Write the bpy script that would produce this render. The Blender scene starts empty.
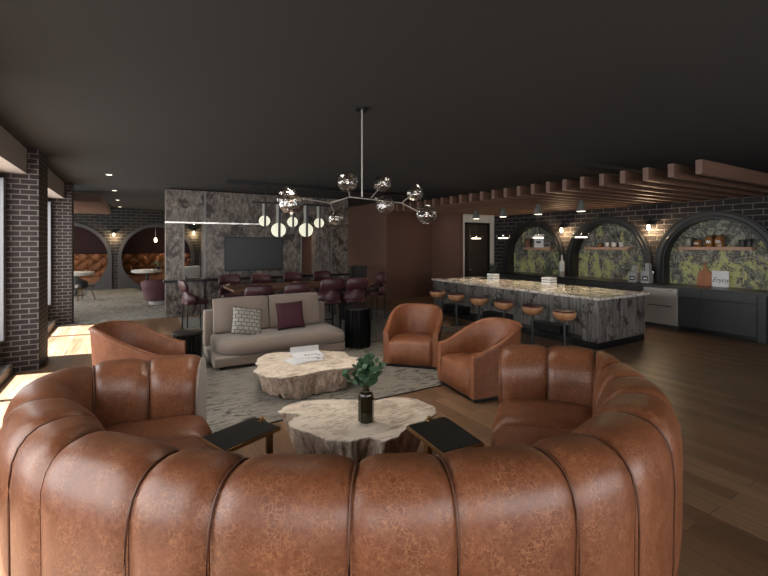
import bpy, bmesh, math, random
from mathutils import Vector, Matrix, noise
from math import sin, cos, pi, sqrt, radians
random.seed(7)
C = bpy.context.scene.collection
SC = bpy.context.scene

# ---------------------------------------------------------------- camera, world, light, exposure
FPX = 420.0; CAMZ = 1.9; HY = 243.0
YAW = math.atan(252 / 420)
FW = (sin(YAW), cos(YAW)); RT = (cos(YAW), -sin(YAW))
cam = bpy.data.objects.new('camera', bpy.data.cameras.new('camera')); C.objects.link(cam)
cam.location = (0, 0, CAMZ); cam.rotation_euler = (pi / 2, 0, -YAW)
cam.data.sensor_width = 36; cam.data.lens = 36 * FPX / 768; cam.data.shift_y = -45 / 768
cam.data.clip_start = .05; cam.data.clip_end = 200
SC.camera = cam
SC.view_settings.view_transform = 'Standard'; SC.view_settings.look = 'None'
SC.view_settings.gamma = 1; SC.view_settings.use_curve_mapping = False
SC.view_settings.exposure = 0.6

wd = bpy.data.worlds.new('sky'); SC.world = wd; wd.use_nodes = True
wd.node_tree.nodes['Background'].inputs[0].default_value = (.75, .85, 1, 1)
wd.node_tree.nodes['Background'].inputs[1].default_value = 1.6

def light(name, kind, loc, energy, color=(1, 1, 1), aim=None, **kw):
    d = bpy.data.lights.new(name, kind); d.energy = energy; d.color = color
    for k, v in kw.items(): setattr(d, k, v)
    o = bpy.data.objects.new(name, d); C.objects.link(o); o.location = loc
    if aim is not None:
        o.rotation_euler = (Vector(aim) - Vector(loc)).to_track_quat('-Z', 'Y').to_euler()
    return o
light('sun', 'SUN', (-6, 8, 12), 36.0, (.95, .97, 1), aim=(-6 + .98, 8 - .2, 12 - 2.25), angle=radians(.6))
BAYS = [(-3.2, -.06), (.72, 4.02), (4.8, 8.08), (8.86, 12.14)]
for a, b in BAYS:
    light('daylight_window', 'AREA', (-1.95, (a + b) / 2, 1.7), 70, (1, .95, .88), aim=(5, (a + b) / 2, .9),
          shape='RECTANGLE', size=b - a - .3, size_y=2.3)
light('slat_fill_light', 'AREA', (-2.2, 16.8, 3.295), 45, (1, .8, .6), aim=(-2.2, 16.8, 0), shape='RECTANGLE', size=2.8, size_y=5.4)  # added area light to brighten the slats; no lamp fitted above them
light('lounge_side_fill_light', 'AREA', (-4.4, 16.5, 1.7), 120, (1, .95, .88), aim=(5, 16.5, .9), shape='RECTANGLE', size=4.6, size_y=2.3)  # added light at an assumed side window, brightens the lounge carpet
light('rear_fill_light', 'AREA', (3.0, -3.5, 1.9), 150, (1, .93, .86), aim=(3.0, 4, .9), shape='RECTANGLE', size=7.5, size_y=2.2)  # added light from behind the camera for the sofa back; window assumed

for x, y in ((1.3, 4.0), (3.1, 3.8), (1.3, 5.6), (3.1, 5.6)):
    light('lounge_fill_spot', 'SPOT', (x, y, 3.27), 95, (1, .90, .78), aim=(x, y, 0), spot_size=radians(110), spot_blend=1, shadow_soft_size=.25)  # added spots that pool light on the lounge, no fixtures modelled
# ---------------------------------------------------------------- helpers
def W(xc, d, z=0): return Vector((FW[0] * d + RT[0] * xc, FW[1] * d + RT[1] * xc, z))
def atz(px, py, z):
    d = (z - CAMZ) * FPX / (HY - py); return W((px - 384) / FPX * d, d, z)
def aty(px, py, Y):
    k = (px - 384) / FPX; d = Y / (FW[1] + RT[1] * k); return W(k * d, d, CAMZ + (HY - py) * d / FPX)
def atx(px, py, X):
    k = (px - 384) / FPX; d = X / (FW[0] + RT[0] * k); return W(k * d, d, CAMZ + (HY - py) * d / FPX)
def atd(px, py, d): return W((px - 384) / FPX * d, d, CAMZ + (HY - py) * d / FPX)

def box(bm, x0, x1, y0, y1, z0, z1, rot=None):
    m = Matrix.Translation(((x0 + x1) / 2, (y0 + y1) / 2, (z0 + z1) / 2)) @ Matrix.Diagonal((abs(x1 - x0), abs(y1 - y0), abs(z1 - z0), 1))
    return bmesh.ops.create_cube(bm, size=1, matrix=(rot @ m) if rot else m)['verts']
def tube(bm, pts, r, n=8, closed=False):
    pts = [Vector(p) for p in pts]; rings = []; N = len(pts)
    for i, p in enumerate(pts):
        a = pts[i - 1] if (i > 0 or closed) else p; b = pts[(i + 1) % N] if (i < N - 1 or closed) else p
        t = (b - a).normalized()
        u = t.cross(Vector((0, 0, 1)))
        if u.length < .05: u = t.cross(Vector((1, 0, 0)))
        u.normalize(); v = t.cross(u)
        rr = r[i] if isinstance(r, (list, tuple)) else r
        rings.append([bm.verts.new(p + rr * (cos(2 * pi * k / n) * u + sin(2 * pi * k / n) * v)) for k in range(n)])
    for i in range(N if closed else N - 1):
        A, B = rings[i], rings[(i + 1) % N]
        for k in range(n): bm.faces.new((A[k], A[(k + 1) % n], B[(k + 1) % n], B[k]))
    if not closed:
        bm.faces.new(rings[0]); bm.faces.new(rings[-1][::-1])
def lathe(bm, prof, n=24, c=(0, 0, 0), rot=0):
    rings = []
    for r, z in prof:
        rings.append([bm.verts.new((c[0] + r * cos(2 * pi * k / n + rot), c[1] + r * sin(2 * pi * k / n + rot), c[2] + z)) for k in range(n)])
    for A, B in zip(rings, rings[1:]):
        for k in range(n): bm.faces.new((A[k], A[(k + 1) % n], B[(k + 1) % n], B[k]))
    bm.faces.new(rings[0][::-1]); bm.faces.new(rings[-1])
def loft(bm, rings, close_ring=False, caps=False):
    R = [[bm.verts.new(p) for p in r] for r in rings]; n = len(R[0])
    for A, B in zip(R, R[1:]):
        for k in range(n if close_ring else n - 1):
            j = (k + 1) % n; bm.faces.new((A[k], A[j], B[j], B[k]))
    if caps:
        bm.faces.new(R[0]); bm.faces.new(R[-1][::-1])
def ball(bm, c, r, seg=20, rings=12, scale=(1, 1, 1)):
    m = Matrix.Translation(c) @ Matrix.Diagonal((*scale, 1))
    return bmesh.ops.create_uvsphere(bm, u_segments=seg, v_segments=rings, radius=r, matrix=m)['verts']
def NB(): return bmesh.new()
def obj(name, bm, m, parent=None, smooth=False, bevel=0, subsurf=0, local=False):
    """links a bmesh as one object; world coordinates unless local=True"""
    bmesh.ops.recalc_face_normals(bm, faces=bm.faces)
    if parent is not None and not local:
        off = Vector(parent.location)
        if parent.parent is not None: off += Vector(parent.parent.location)
        bmesh.ops.translate(bm, verts=bm.verts, vec=-off)
    loc = None
    if parent is None:
        xs = [v.co for v in bm.verts]
        loc = Vector(((min(v.x for v in xs) + max(v.x for v in xs)) / 2, (min(v.y for v in xs) + max(v.y for v in xs)) / 2, min(v.z for v in xs)))
        bmesh.ops.translate(bm, verts=bm.verts, vec=-loc)
    me = bpy.data.meshes.new(name); bm.to_mesh(me); bm.free()
    o = bpy.data.objects.new(name, me); C.objects.link(o)
    me.materials.append(m)
    if loc is not None: o.location = loc
    if parent is not None: o.parent = parent
    if smooth:
        for p in me.polygons: p.use_smooth = True
        if smooth == 'auto':
            try: me.set_sharp_from_angle(angle=radians(40))
            except Exception: pass
    if bevel:
        b = o.modifiers.new('bevel', 'BEVEL'); b.width = bevel; b.segments = 3; b.limit_method = 'ANGLE'; b.angle_limit = radians(35)
        for p in me.polygons: p.use_smooth = True
        try: me.set_sharp_from_angle(angle=radians(40))
        except Exception: pass
    if subsurf:
        s = o.modifiers.new('sub', 'SUBSURF'); s.levels = s.render_levels = subsurf
    return o
def tag(o, label, cat, group=None):
    o['label'] = label; o['category'] = cat
    if group: o['group'] = group
    return o
def thing(name, label, cat, loc=(0, 0, 0), rz=0, group=None):
    o = bpy.data.objects.new(name, None); C.objects.link(o); o.location = loc; o.rotation_euler = (0, 0, rz)
    o.empty_display_size = .1
    return tag(o, label, cat, group)
def struct(name, bm, m, **k):
    o = obj(name, bm, m, **k); o['kind'] = 'structure'; return o
def dup(root, loc, rz=None, label=None, group=None, scale=None):
    r = root.copy(); C.objects.link(r); r.location = loc
    if rz is not None: r.rotation_euler = (0, 0, rz)
    if label: r['label'] = label
    if group: r['group'] = group
    if scale: r.scale = scale
    for ch in list(root.children):
        c = ch.copy(); C.objects.link(c); c.parent = r
        for g in list(ch.children):
            d = g.copy(); C.objects.link(d); d.parent = c
    return r
ORD = ['first', 'second', 'third', 'fourth', 'fifth', 'sixth', 'seventh', 'eighth', 'ninth', 'tenth', 'eleventh', 'twelfth', 'thirteenth',
       'fourteenth', 'fifteenth', 'sixteenth', 'seventeenth', 'eighteenth', 'nineteenth', 'twentieth', 'twenty-first', 'twenty-second', 'twenty-third', 'twenty-fourth', 'twenty-fifth']

# ---------------------------------------------------------------- materials
class NT:
    def __init__(s, name, rough=.5, metal=0, col=(.5, .5, .5)):
        s.m = bpy.data.materials.new(name); s.m.use_nodes = True; s.t = s.m.node_tree
        s.b = s.t.nodes['Principled BSDF']
        s.b.inputs['Roughness'].default_value = rough; s.b.inputs['Metallic'].default_value = metal
        s.b.inputs['Base Color'].default_value = (*col, 1)
    def n(s, k, **kw):
        x = s.t.nodes.new(k)
        for a, v in kw.items():
            if a in x.inputs: x.inputs[a].default_value = v
            else: setattr(x, a, v)
        return x
    def l(s, a, b): s.t.links.new(a, b)
    def obco(s, scale=(1, 1, 1), out='Object'):
        c = s.n('ShaderNodeTexCoord'); m = s.n('ShaderNodeMapping'); m.inputs['Scale'].default_value = scale
        s.l(c.outputs[out], m.inputs['Vector']); return m.outputs[0]
    def geo(s): return s.n('ShaderNodeNewGeometry').outputs['Position']
    def noise(s, vec, scale, detail=4, rough=.55, dist=0):
        x = s.n('ShaderNodeTexNoise'); x.inputs['Scale'].default_value = scale; x.inputs['Detail'].default_value = detail
        x.inputs['Roughness'].default_value = rough; x.inputs['Distortion'].default_value = dist
        s.l(vec, x.inputs['Vector']); return x.outputs['Fac']
    def ramp(s, fac, stops, interp='LINEAR'):
        r = s.n('ShaderNodeValToRGB'); e = r.color_ramp.elements; r.color_ramp.interpolation = interp
        while len(e) < len(stops): e.new(.5)
        for i, (p, c) in enumerate(stops):
            e[i].position = p; e[i].color = (*(c if isinstance(c, tuple) else (c, c, c)), 1)
        s.l(fac, r.inputs[0]); return r.outputs[0]
    def mix(s, f, a, b, mode='MIX'):
        x = s.n('ShaderNodeMix'); x.data_type = 'RGBA'; x.blend_type = mode
        for i, v in ((0, f), (6, a), (7, b)):
            if isinstance(v, (int, float)): x.inputs[i].default_value = v if i == 0 else (v, v, v, 1)
            elif isinstance(v, tuple): x.inputs[i].default_value = (*v, 1)
            else: s.l(v, x.inputs[i])
        return x.outputs[2]
    def bump(s, h, strength=.3, dist=.01):
        x = s.n('ShaderNodeBump'); x.inputs['Strength'].default_value = strength; x.inputs['Distance'].default_value = dist
        s.l(h, x.inputs['Height']); s.l(x.outputs[0], s.b.inputs['Normal'])
    def col(s, c): s.l(c, s.b.inputs['Base Color'])
def flat(name, col, rough=.5, metal=0, emit=None, es=0):
    t = NT(name, rough, metal, col)
    if emit:
        t.b.inputs['Emission Color'].default_value = (*emit, 1); t.b.inputs['Emission Strength'].default_value = es
    return t.m
def leather(name, dark, mid, vein, rough=.36, sc=1.0):
    t = NT(name, rough); v = t.obco()
    big = t.noise(v, 3.2 * sc, 5); c = t.ramp(big, [(.3, dark), (.7, mid)])
    fine = t.noise(v, 38 * sc, 4, .7)
    c = t.mix(t.ramp(fine, [(.35, 0.0), (.75, .35)]), c, vein)
    # crackle veins
    nz = t.n('ShaderNodeTexNoise'); nz.inputs['Scale'].default_value = 16 * sc; t.l(v, nz.inputs['Vector'])
    vm = t.n('ShaderNodeVectorMath', operation='MULTIPLY_ADD'); vm.inputs[1].default_value = (.12 / sc, .12 / sc, .12 / sc)
    t.l(nz.outputs['Color'], vm.inputs[0]); t.l(v, vm.inputs[2])
    vo = t.n('ShaderNodeTexVoronoi', feature='DISTANCE_TO_EDGE'); vo.inputs['Scale'].default_value = 38 * sc; t.l(vm.outputs[0], vo.inputs['Vector'])
    line = t.ramp(vo.outputs['Distance'], [(.0, .75), (.10, 0.0)])
    gate = t.ramp(t.noise(v, 9 * sc, 3), [(.40, .12), (.60, .9)])
    c = t.mix(t.mix(1.0, line, gate, 'MULTIPLY'), c, vein)
    t.col(c)
    r = t.ramp(fine, [(.3, rough - .05), (.7, rough + .12)]); t.l(r, t.b.inputs['Roughness'])
    t.bump(t.noise(v, 120 * sc, 3, .6), .14, .006)
    return t.m
def brick(name, bw, bh, c1, c2, mortar, ms=.012):
    t = NT(name, .7); t.b.inputs['Specular IOR Level'].default_value = .25; g = t.geo(); s = t.n('ShaderNodeSeparateXYZ'); t.l(g, s.inputs[0])
    a = t.n('ShaderNodeMath', operation='ADD'); t.l(s.outputs[0], a.inputs[0]); t.l(s.outputs[1], a.inputs[1])
    cb = t.n('ShaderNodeCombineXYZ'); t.l(a.outputs[0], cb.inputs[0]); t.l(s.outputs[2], cb.inputs[1])
    b = t.n('ShaderNodeTexBrick'); b.inputs['Scale'].default_value = 1; b.inputs['Mortar Size'].default_value = ms
    b.inputs['Mortar Smooth'].default_value = .15
    b.inputs['Brick Width'].default_value = bw; b.inputs['Row Height'].default_value = bh
    b.inputs['Color1'].default_value = (*c1, 1); b.inputs['Color2'].default_value = (*c2, 1); b.inputs['Mortar'].default_value = (*mortar, 1)
    t.l(cb.outputs[0], b.inputs['Vector'])
    t.col(t.mix(.35, b.outputs['Color'], t.ramp(t.noise(g, 14, 4), [(.3, .25), (.7, 1.0)]), 'MULTIPLY'))
    inv = t.n('ShaderNodeMath', operation='SUBTRACT'); inv.inputs[0].default_value = 1; t.l(b.outputs['Fac'], inv.inputs[1])
    t.bump(inv.outputs[0], .6, .008)
    return t.m
def streaky(name, lo, mid, hi, stretch=(9, 9, 1.6), dark=(.022, .016, .013), n2s=4.5):
    t = NT(name, .45, .25); v = t.geo()
    m = t.n('ShaderNodeMapping'); m.inputs['Scale'].default_value = stretch; t.l(v, m.inputs['Vector'])
    n1 = t.noise(m.outputs[0], 1.0, 8, .7, .6); n2 = t.noise(v, n2s, 8, .75, .6); n3 = t.noise(v, 55, 3, .7)
    c = t.ramp(n1, [(.36, lo), (.5, mid), (.66, hi)])
    c = t.mix(t.ramp(n2, [(.53, 0.0), (.58, .88)]), c, dark)
    c = t.mix(t.ramp(n3, [(.62, 0.0), (.75, .3)]), c, hi)
    t.col(c); t.l(t.ramp(n1, [(.3, .3), (.8, .55)]), t.b.inputs['Roughness'])
    return t.m
def wood(name, a, b, axis='x', rough=.45, sc=1):
    t = NT(name, rough); st = {'x': (1.2, 22, 22), 'y': (22, 1.2, 22), 'z': (22, 22, 1.2)}[axis]
    v = t.obco(tuple(x * sc for x in st))
    n = t.noise(v, 1.0, 5, .6, .5); t.col(t.ramp(n, [(.3, a), (.7, b)])); t.bump(n, .1, .004); return t.m
def glassy(name, tint, gloss=.12, rough=.02, bump=0, edge=.6):
    m = bpy.data.materials.new(name); m.use_nodes = True; t = m.node_tree; t.nodes.clear()
    o = t.nodes.new('ShaderNodeOutputMaterial'); mx = t.nodes.new('ShaderNodeMixShader'); tr = t.nodes.new('ShaderNodeBsdfTransparent')
    gl = t.nodes.new('ShaderNodeBsdfGlossy'); gl.inputs['Roughness'].default_value = rough
    tr.inputs[0].default_value = (*tint, 1); lw = t.nodes.new('ShaderNodeLayerWeight'); lw.inputs[0].default_value = .35
    ma = t.nodes.new('ShaderNodeMath'); ma.operation = 'MULTIPLY_ADD'; ma.inputs[1].default_value = edge; ma.inputs[2].default_value = gloss
    t.links.new(lw.outputs['Facing'], ma.inputs[0]); t.links.new(ma.outputs[0], mx.inputs[0]); t.links.new(tr.outputs[0], mx.inputs[1]); t.links.new(gl.outputs[0], mx.inputs[2])
    t.links.new(mx.outputs[0], o.inputs[0])
    if bump:
        b = t.nodes.new('ShaderNodeBump'); b.inputs['Strength'].default_value = bump; b.inputs['Distance'].default_value = .03
        nz = t.nodes.new('ShaderNodeTexNoise'); nz.inputs['Scale'].default_value = 14; nz.inputs['Detail'].default_value = 2
        tc = t.nodes.new('ShaderNodeTexCoord'); t.links.new(tc.outputs['Object'], nz.inputs['Vector'])
        t.links.new(nz.outputs['Fac'], b.inputs['Height']); t.links.new(b.outputs[0], gl.inputs['Normal']); t.links.new(b.outputs[0], lw.inputs['Normal'])
    return m

M = {}
M['leather'] = leather('cognac_leather', (.095, .027, .010), (.15, .045, .017), (.31, .135, .062))
M['leather_chair'] = leather('tan_leather', (.13, .037, .013), (.20, .060, .022), (.36, .16, .08), .42, 1.3)
M['leather_tuft'] = leather('tufted_leather', (.17, .058, .022), (.27, .10, .04), (.42, .22, .11), .35, .6)
M['burgundy'] = leather('burgundy_leather', (.036, .010, .013), (.055, .016, .020), (.10, .035, .04), .38, 1.2)
M['welt'] = flat('leather_welt', (.09, .03, .012), .5)
M['brick_col'] = brick('brown_brick', .205, .077, (.020, .0135, .0135), (.030, .021, .021), (.14, .122, .112), .0085)
M['brick_kit'] = brick('black_brick', .33, .123, (.014, .0105, .0105), (.022, .017, .017), (.15, .135, .125), .0085)
M['brick_back'] = brick('grey_brick', .36, .125, (.024, .021, .02), (.036, .032, .03), (.11, .105, .095), .011)
M['ceiling'] = flat('dark_ceiling_paint', (.0125, .0107, .0088), .95)
M['white_beam'] = flat('greige_paint', (.30, .26, .23), .7)
M['white'] = flat('white_paint', (.55, .54, .52), .6)
M['rust'] = flat('rust_paint', (.105, .050, .033), .75)
M['frame'] = flat('grey_window_frame', (.16, .16, .17), .45, .3)
M['black'] = flat('black_metal', (.012, .012, .013), .35, .4)
M['charcoal'] = flat('charcoal_lacquer', (.024, .026, .027), .45)
M['archmetal'] = flat('dark_arch_metal', (.013, .013, .013), .42, .2)
M['greyframe'] = flat('grey_arch_paint', (.07, .068, .07), .5)
M['steel'] = flat('brushed_steel', (.40, .375, .34), .36, .55)
M['chrome'] = flat('polished_metal', (.6, .58, .55), .15, 1)
M['brass'] = flat('brass', (.26, .14, .055), .35, .8)
M['stone'] = streaky('patinated_stone', (.048, .038, .032), (.135, .112, .098), (.27, .235, .205), (11, 11, 5), n2s=2.6)
M['reclaimed'] = streaky('weathered_grey_panel', (.055, .047, .042), (.165, .150, .138), (.30, .28, .26), (16, 16, 1.3))
M['beamwood'] = wood('copper_wood', (.095, .050, .034), (.15, .082, .056), 'x', .5)
M['shelfwood'] = wood('shelf_wood', (.32, .17, .11), (.46, .27, .18), 'y', .5)
M['stoolwood'] = wood('stool_wood', (.33, .15, .065), (.50, .26, .13), 'z', .4, .4)
M['tablewood'] = wood('table_wood', (.085, .036, .018), (.14, .065, .033), 'x', .35)
M['beige'] = NT('beige_fabric', .85, 0, (.36, .29, .235)); 
t = M['beige']; n_ = t.noise(t.obco(), 90, 3); t.col(t.ramp(n_, [(.3, (.175, .133, .105)), (.7, (.23, .176, .14))])); t.b.inputs['Sheen Weight'].default_value = .2; M['beige'] = t.m
M['wine'] = flat('wine_fabric', (.042, .006, .013), .85)
M['burgwall'] = flat('burgundy_wall', (.030, .011, .015), .85)
M['screen'] = flat('tv_screen', (.012, .013, .014), .4)
M['glass'] = glassy('window_glass', (.98, .99, .99), .02, edge=.05)
M['globe'] = glassy('smoked_globe_glass', (.62, .58, .54), .16, .03, .9)
M['bulb'] = flat('warm_bulb', (1, .8, .5), .4, 0, (1, .78, .5), 6)
M['filament'] = flat('small_bulb', (1, .85, .6), .4, 0, (1, .84, .66), 1.7)
M['lit'] = flat('lamp_diffuser', (1, .9, .75), .4, 0, (1, .87, .68), 2.5)
M['conegrey'] = flat('cone_grey', (.11, .11, .105), .45)
M['moon'] = flat('moon_glass', (.8, .8, .65), .4, 0, (.93, .93, .68), .32)
M['amber'] = flat('amber_jar', (.20, .085, .025), .2)
M['paper'] = flat('paper', (.72, .72, .72), .6)
M['ink'] = flat('ink', (.02, .02, .02), .6)
M['leaf'] = flat('leaf_green', (.028, .075, .03), .5)
M['darkleaf'] = flat('dark_foliage', (.03, .042, .028), .6)
M['vase'] = flat('dark_green_glass', (.018, .015, .006), .06); 
M['blacktop'] = flat('black_tabletop', (.010, .0095, .009), .3)
def mk_floor():
    t = NT('plank_floor', .38); g = t.geo(); s = t.n('ShaderNodeSeparateXYZ'); t.l(g, s.inputs[0])
    cb = t.n('ShaderNodeCombineXYZ'); t.l(s.outputs[1], cb.inputs[0]); t.l(s.outputs[0], cb.inputs[1])
    b = t.n('ShaderNodeTexBrick'); b.offset = .37
    for k, v in (('Scale', 1), ('Mortar Size', .0022), ('Brick Width', 1.35), ('Row Height', .165), ('Bias', 0)): b.inputs[k].default_value = v
    b.inputs['Color1'].default_value = (.125, .066, .034, 1); b.inputs['Color2'].default_value = (.23, .135, .075, 1); b.inputs['Mortar'].default_value = (.012, .008, .006, 1)
    t.l(cb.outputs[0], b.inputs['Vector'])
    m = t.n('ShaderNodeMapping'); m.inputs['Scale'].default_value = (26, 1.3, 1); t.l(g, m.inputs['Vector'])
    gr = t.noise(m.outputs[0], 1, 6, .65, .8); big = t.noise(g, 1.4, 3)
    c = t.mix(.75, b.outputs['Color'], t.ramp(gr, [(.3, .45), (.7, 1.25)]), 'MULTIPLY')
    c = t.mix(.5, c, t.ramp(big, [(.3, .6), (.7, 1.2)]), 'MULTIPLY')
    t.col(c); t.l(t.ramp(gr, [(.3, .3), (.7, .46)]), t.b.inputs['Roughness']); t.bump(b.outputs['Fac'], -.2, .003); return t.m
M['floor'] = mk_floor()
def mk_rug(name, a, b, dk, thr=.53, st=(2.2, 7, 1)):
    t = NT(name, .95); g = t.geo(); m = t.n('ShaderNodeMapping'); m.inputs['Scale'].default_value = st; t.l(g, m.inputs['Vector'])
    n1 = t.noise(m.outputs[0], 2.6, 8, .75, .5); n2 = t.noise(g, 60, 3, .7); n3 = t.noise(g, 1.1, 3)
    c = t.ramp(n2, [(.3, a), (.7, b)])
    mask = t.mix(1.0, t.ramp(n1, [(thr - .02, 0.0), (thr + .03, .9)]), t.ramp(n3, [(.38, .35), (.58, 1.0)]), 'MULTIPLY')
    t.col(t.mix(mask, c, dk)); t.bump(n2, .5, .006); return t.m
M['rug'] = mk_rug('beige_rug', (.165, .147, .122), (.25, .225, .19), (.032, .027, .022))
M['carpet'] = mk_rug('grey_carpet', (.17, .16, .135), (.30, .285, .25), (.085, .08, .068), .5, (3, 3, 1))
M['rug_dark'] = mk_rug('dining_rug', (.10, .095, .085), (.19, .18, .16), (.03, .028, .026))
def mk_camo():
    t = NT('camouflage_wallpaper', .55); g = t.geo()
    def off(o, sc):
        m = t.n('ShaderNodeMapping'); m.inputs['Location'].default_value = o; m.inputs['Scale'].default_value = sc; t.l(g, m.inputs['Vector']); return m.outputs[0]
    a = t.noise(off((0, 0, 0), (1, 1, 1)), 6.5, 9, .78, .9); b = t.noise(off((5, 3, 9), (1, 1.4, .8)), 2.1, 8, .8, .5); c3 = t.noise(off((9, 1, 4), (1, 1, 1)), 11, 8, .8, .3)
    c = t.ramp(a, [(.0, (.016, .017, .014)), (.43, (.16, .16, .13)), (.475, (.02, .017, .017)), (.52, (.42, .40, .32)), (.56, (.03, .035, .02)), (.60, (.55, .52, .43))], 'CONSTANT')
    hz = t.n('ShaderNodeSeparateXYZ'); t.l(g, hz.inputs[0]); hr = t.n('ShaderNodeMapRange'); hr.inputs['From Min'].default_value = 1.3; hr.inputs['From Max'].default_value = 2.4; hr.inputs['To Min'].default_value = .02; hr.inputs['To Max'].default_value = -.06; t.l(hz.outputs[2], hr.inputs['Value'])
    ad = t.n('ShaderNodeMath', operation='ADD'); t.l(b, ad.inputs[0]); t.l(hr.outputs[0], ad.inputs[1])
    mask = t.mix(1.0, t.ramp(ad.outputs[0], [(.525, 0.0), (.535, 1.0)]), t.ramp(c3, [(.55, 1.0), (.56, 0.0)]), 'MULTIPLY')
    t.col(t.mix(mask, c, (.44, .44, .17))); return t.m
M['camo'] = mk_camo()
def mk_marble():
    t = NT('veined_marble', .09); g = t.geo(); n = t.noise(g, 2.3, 9, .65, 1.6); n2 = t.noise(g, 1.1, 3)
    c = t.ramp(n, [(.0, (.60, .56, .51)), (.45, (.66, .62, .56)), (.495, (.22, .17, .13)), (.52, (.66, .61, .55)), (1, (.72, .68, .63))])
    t.col(t.mix(t.ramp(n2, [(.45, 0.0), (.6, .35)]), c, (.42, .31, .21))); return t.m
M['marble'] = mk_marble()
def mk_stump(name, top):
    t = NT(name, .7); v = t.obco()
    if top:
        n = t.noise(v, 3.5, 8, .65, 1.4); f = t.noise(v, 22, 5, .7)
        m2 = t.n('ShaderNodeMapping'); m2.inputs['Scale'].default_value = (5, 20, 5); t.l(v, m2.inputs['Vector'])
        k = t.noise(m2.outputs[0], 1, 6, .7, 1.2)
        c = t.ramp(n, [(.25, (.30, .215, .145)), (.5, (.60, .51, .41)), (.8, (.74, .68, .59))])
        c = t.mix(t.ramp(k, [(.54, 0.0), (.62, .8)]), c, (.17, .11, .07))
        c = t.mix(t.ramp(f, [(.6, 0.0), (.72, .4)]), c, (.68, .62, .54))
    else:
        m2 = t.n('ShaderNodeMapping'); m2.inputs['Scale'].default_value = (9, 9, 2.2); t.l(v, m2.inputs['Vector'])
        k = t.noise(m2.outputs[0], 1.6, 8, .75, 1.0)
        c = t.ramp(k, [(.30, (.07, .042, .028)), (.42, (.36, .25, .18)), (.62, (.78, .62, .50))])
        t.bump(k, .8, .03)
    t.col(c); return t.m
M['stump_top'] = mk_stump('sawn_wood_top', True); M['stump_side'] = mk_stump('gnarled_bark_side', False)
def mk_pillow():
    t = NT('patterned_fabric', .85); v = t.obco(); b = t.n('ShaderNodeTexBrick'); b.offset = .5
    for k, x in (('Scale', 1), ('Mortar Size', .006), ('Brick Width', .085), ('Row Height', .062)): b.inputs[k].default_value = x
    b.inputs['Color1'].default_value = (.30, .285, .25, 1); b.inputs['Color2'].default_value = (.26, .25, .22, 1); b.inputs['Mortar'].default_value = (.08, .075, .07, 1)
    sp = t.n('ShaderNodeSeparateXYZ'); t.l(v, sp.inputs[0]); cb = t.n('ShaderNodeCombineXYZ'); t.l(sp.outputs[0], cb.inputs[0]); t.l(sp.outputs[2], cb.inputs[1]); t.l(cb.outputs[0], b.inputs['Vector'])
    w = t.n('ShaderNodeTexVoronoi'); w.inputs['Scale'].default_value = 24; t.l(cb.outputs[0], w.inputs['Vector'])
    t.col(t.mix(t.ramp(w.outputs['Distance'], [(.12, .7), (.2, 0.0)]), b.outputs['Color'], (.09, .085, .08))); return t.m
M['pillow'] = mk_pillow()

# ---------------------------------------------------------------- room shell
CZ = 3.3
bm = NB(); box(bm, -4.2, 13.5, -3.4, 23.5, -.12, 0); struct('floor', bm, M['floor'])
bm = NB(); box(bm, -1.75, 13.5, -3.4, 12.5, CZ, CZ + .12); box(bm, -4.2, 13.5, 12.5, 23.5, CZ, CZ + .12); struct('ceiling', bm, M['ceiling'])
# brick piers between windows, header beams, sills, windows
for i, (y0, y1) in enumerate([(-.06, .72), (4.02, 4.8), (8.08, 8.86), (12.14, 12.5)]):
    bm = NB(); box(bm, -1.72, -1.2, y0, y1, 0, CZ); struct('wall_left_pier', bm, M['brick_col'])
for i, (y0, y1) in enumerate(BAYS):
    bm = NB(); box(bm, -1.75, -1.34, y0, y1, 2.93, CZ); struct('wall_left_header', bm, M['white_beam'], bevel=.004)
    bm = NB(); box(bm, -1.75, -1.5, y0, y1, 0, .13); struct('window_sill_%d' % (i + 1), bm, M['white_beam'], bevel=.006)
    bm = NB()
    box(bm, -1.72, -1.64, y0, y1, .13, .5); box(bm, -1.72, -1.64, y0, y1, 2.83, 2.93)
    box(bm, -1.72, -1.575, y0, y0 + .14, .5, 2.83); box(bm, -1.72, -1.575, y1 - .14, y1, .5, 2.83)
    ym = y0 + (y1 - y0) * .6; box(bm, -1.72, -1.64, ym - .04, ym + .04, .5, 2.83)
    w = struct('window_%d' % (i + 1), bm, M['frame'])
    bm = NB(); box(bm, -1.685, -1.678, y0 + .14, y1 - .14, .5, 2.83); obj('pane', bm, M['glass'], w)
# rear wall; wide window added behind the camera to let light in
bm = NB(); box(bm, -1.75, 11.2, -3.35, -3.2, 0, .6); box(bm, -1.75, 11.2, -3.35, -3.2, 3.0, CZ)
box(bm, -1.75, -1.0, -3.35, -3.2, .6, 3.0); box(bm, 7.0, 11.2, -3.35, -3.2, .6, 3.0); struct('wall_rear', bm, M['brick_col'])
bm = NB()
for x in (-1, 1, 3, 5, 7): box(bm, x - .04, x + .04, -3.3, -3.22, .6, 3.0)
box(bm, -1, 7, -3.3, -3.22, .6, .68); box(bm, -1, 7, -3.3, -3.22, 2.92, 3.0)
struct('window_7', bm, M['frame'])

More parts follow.
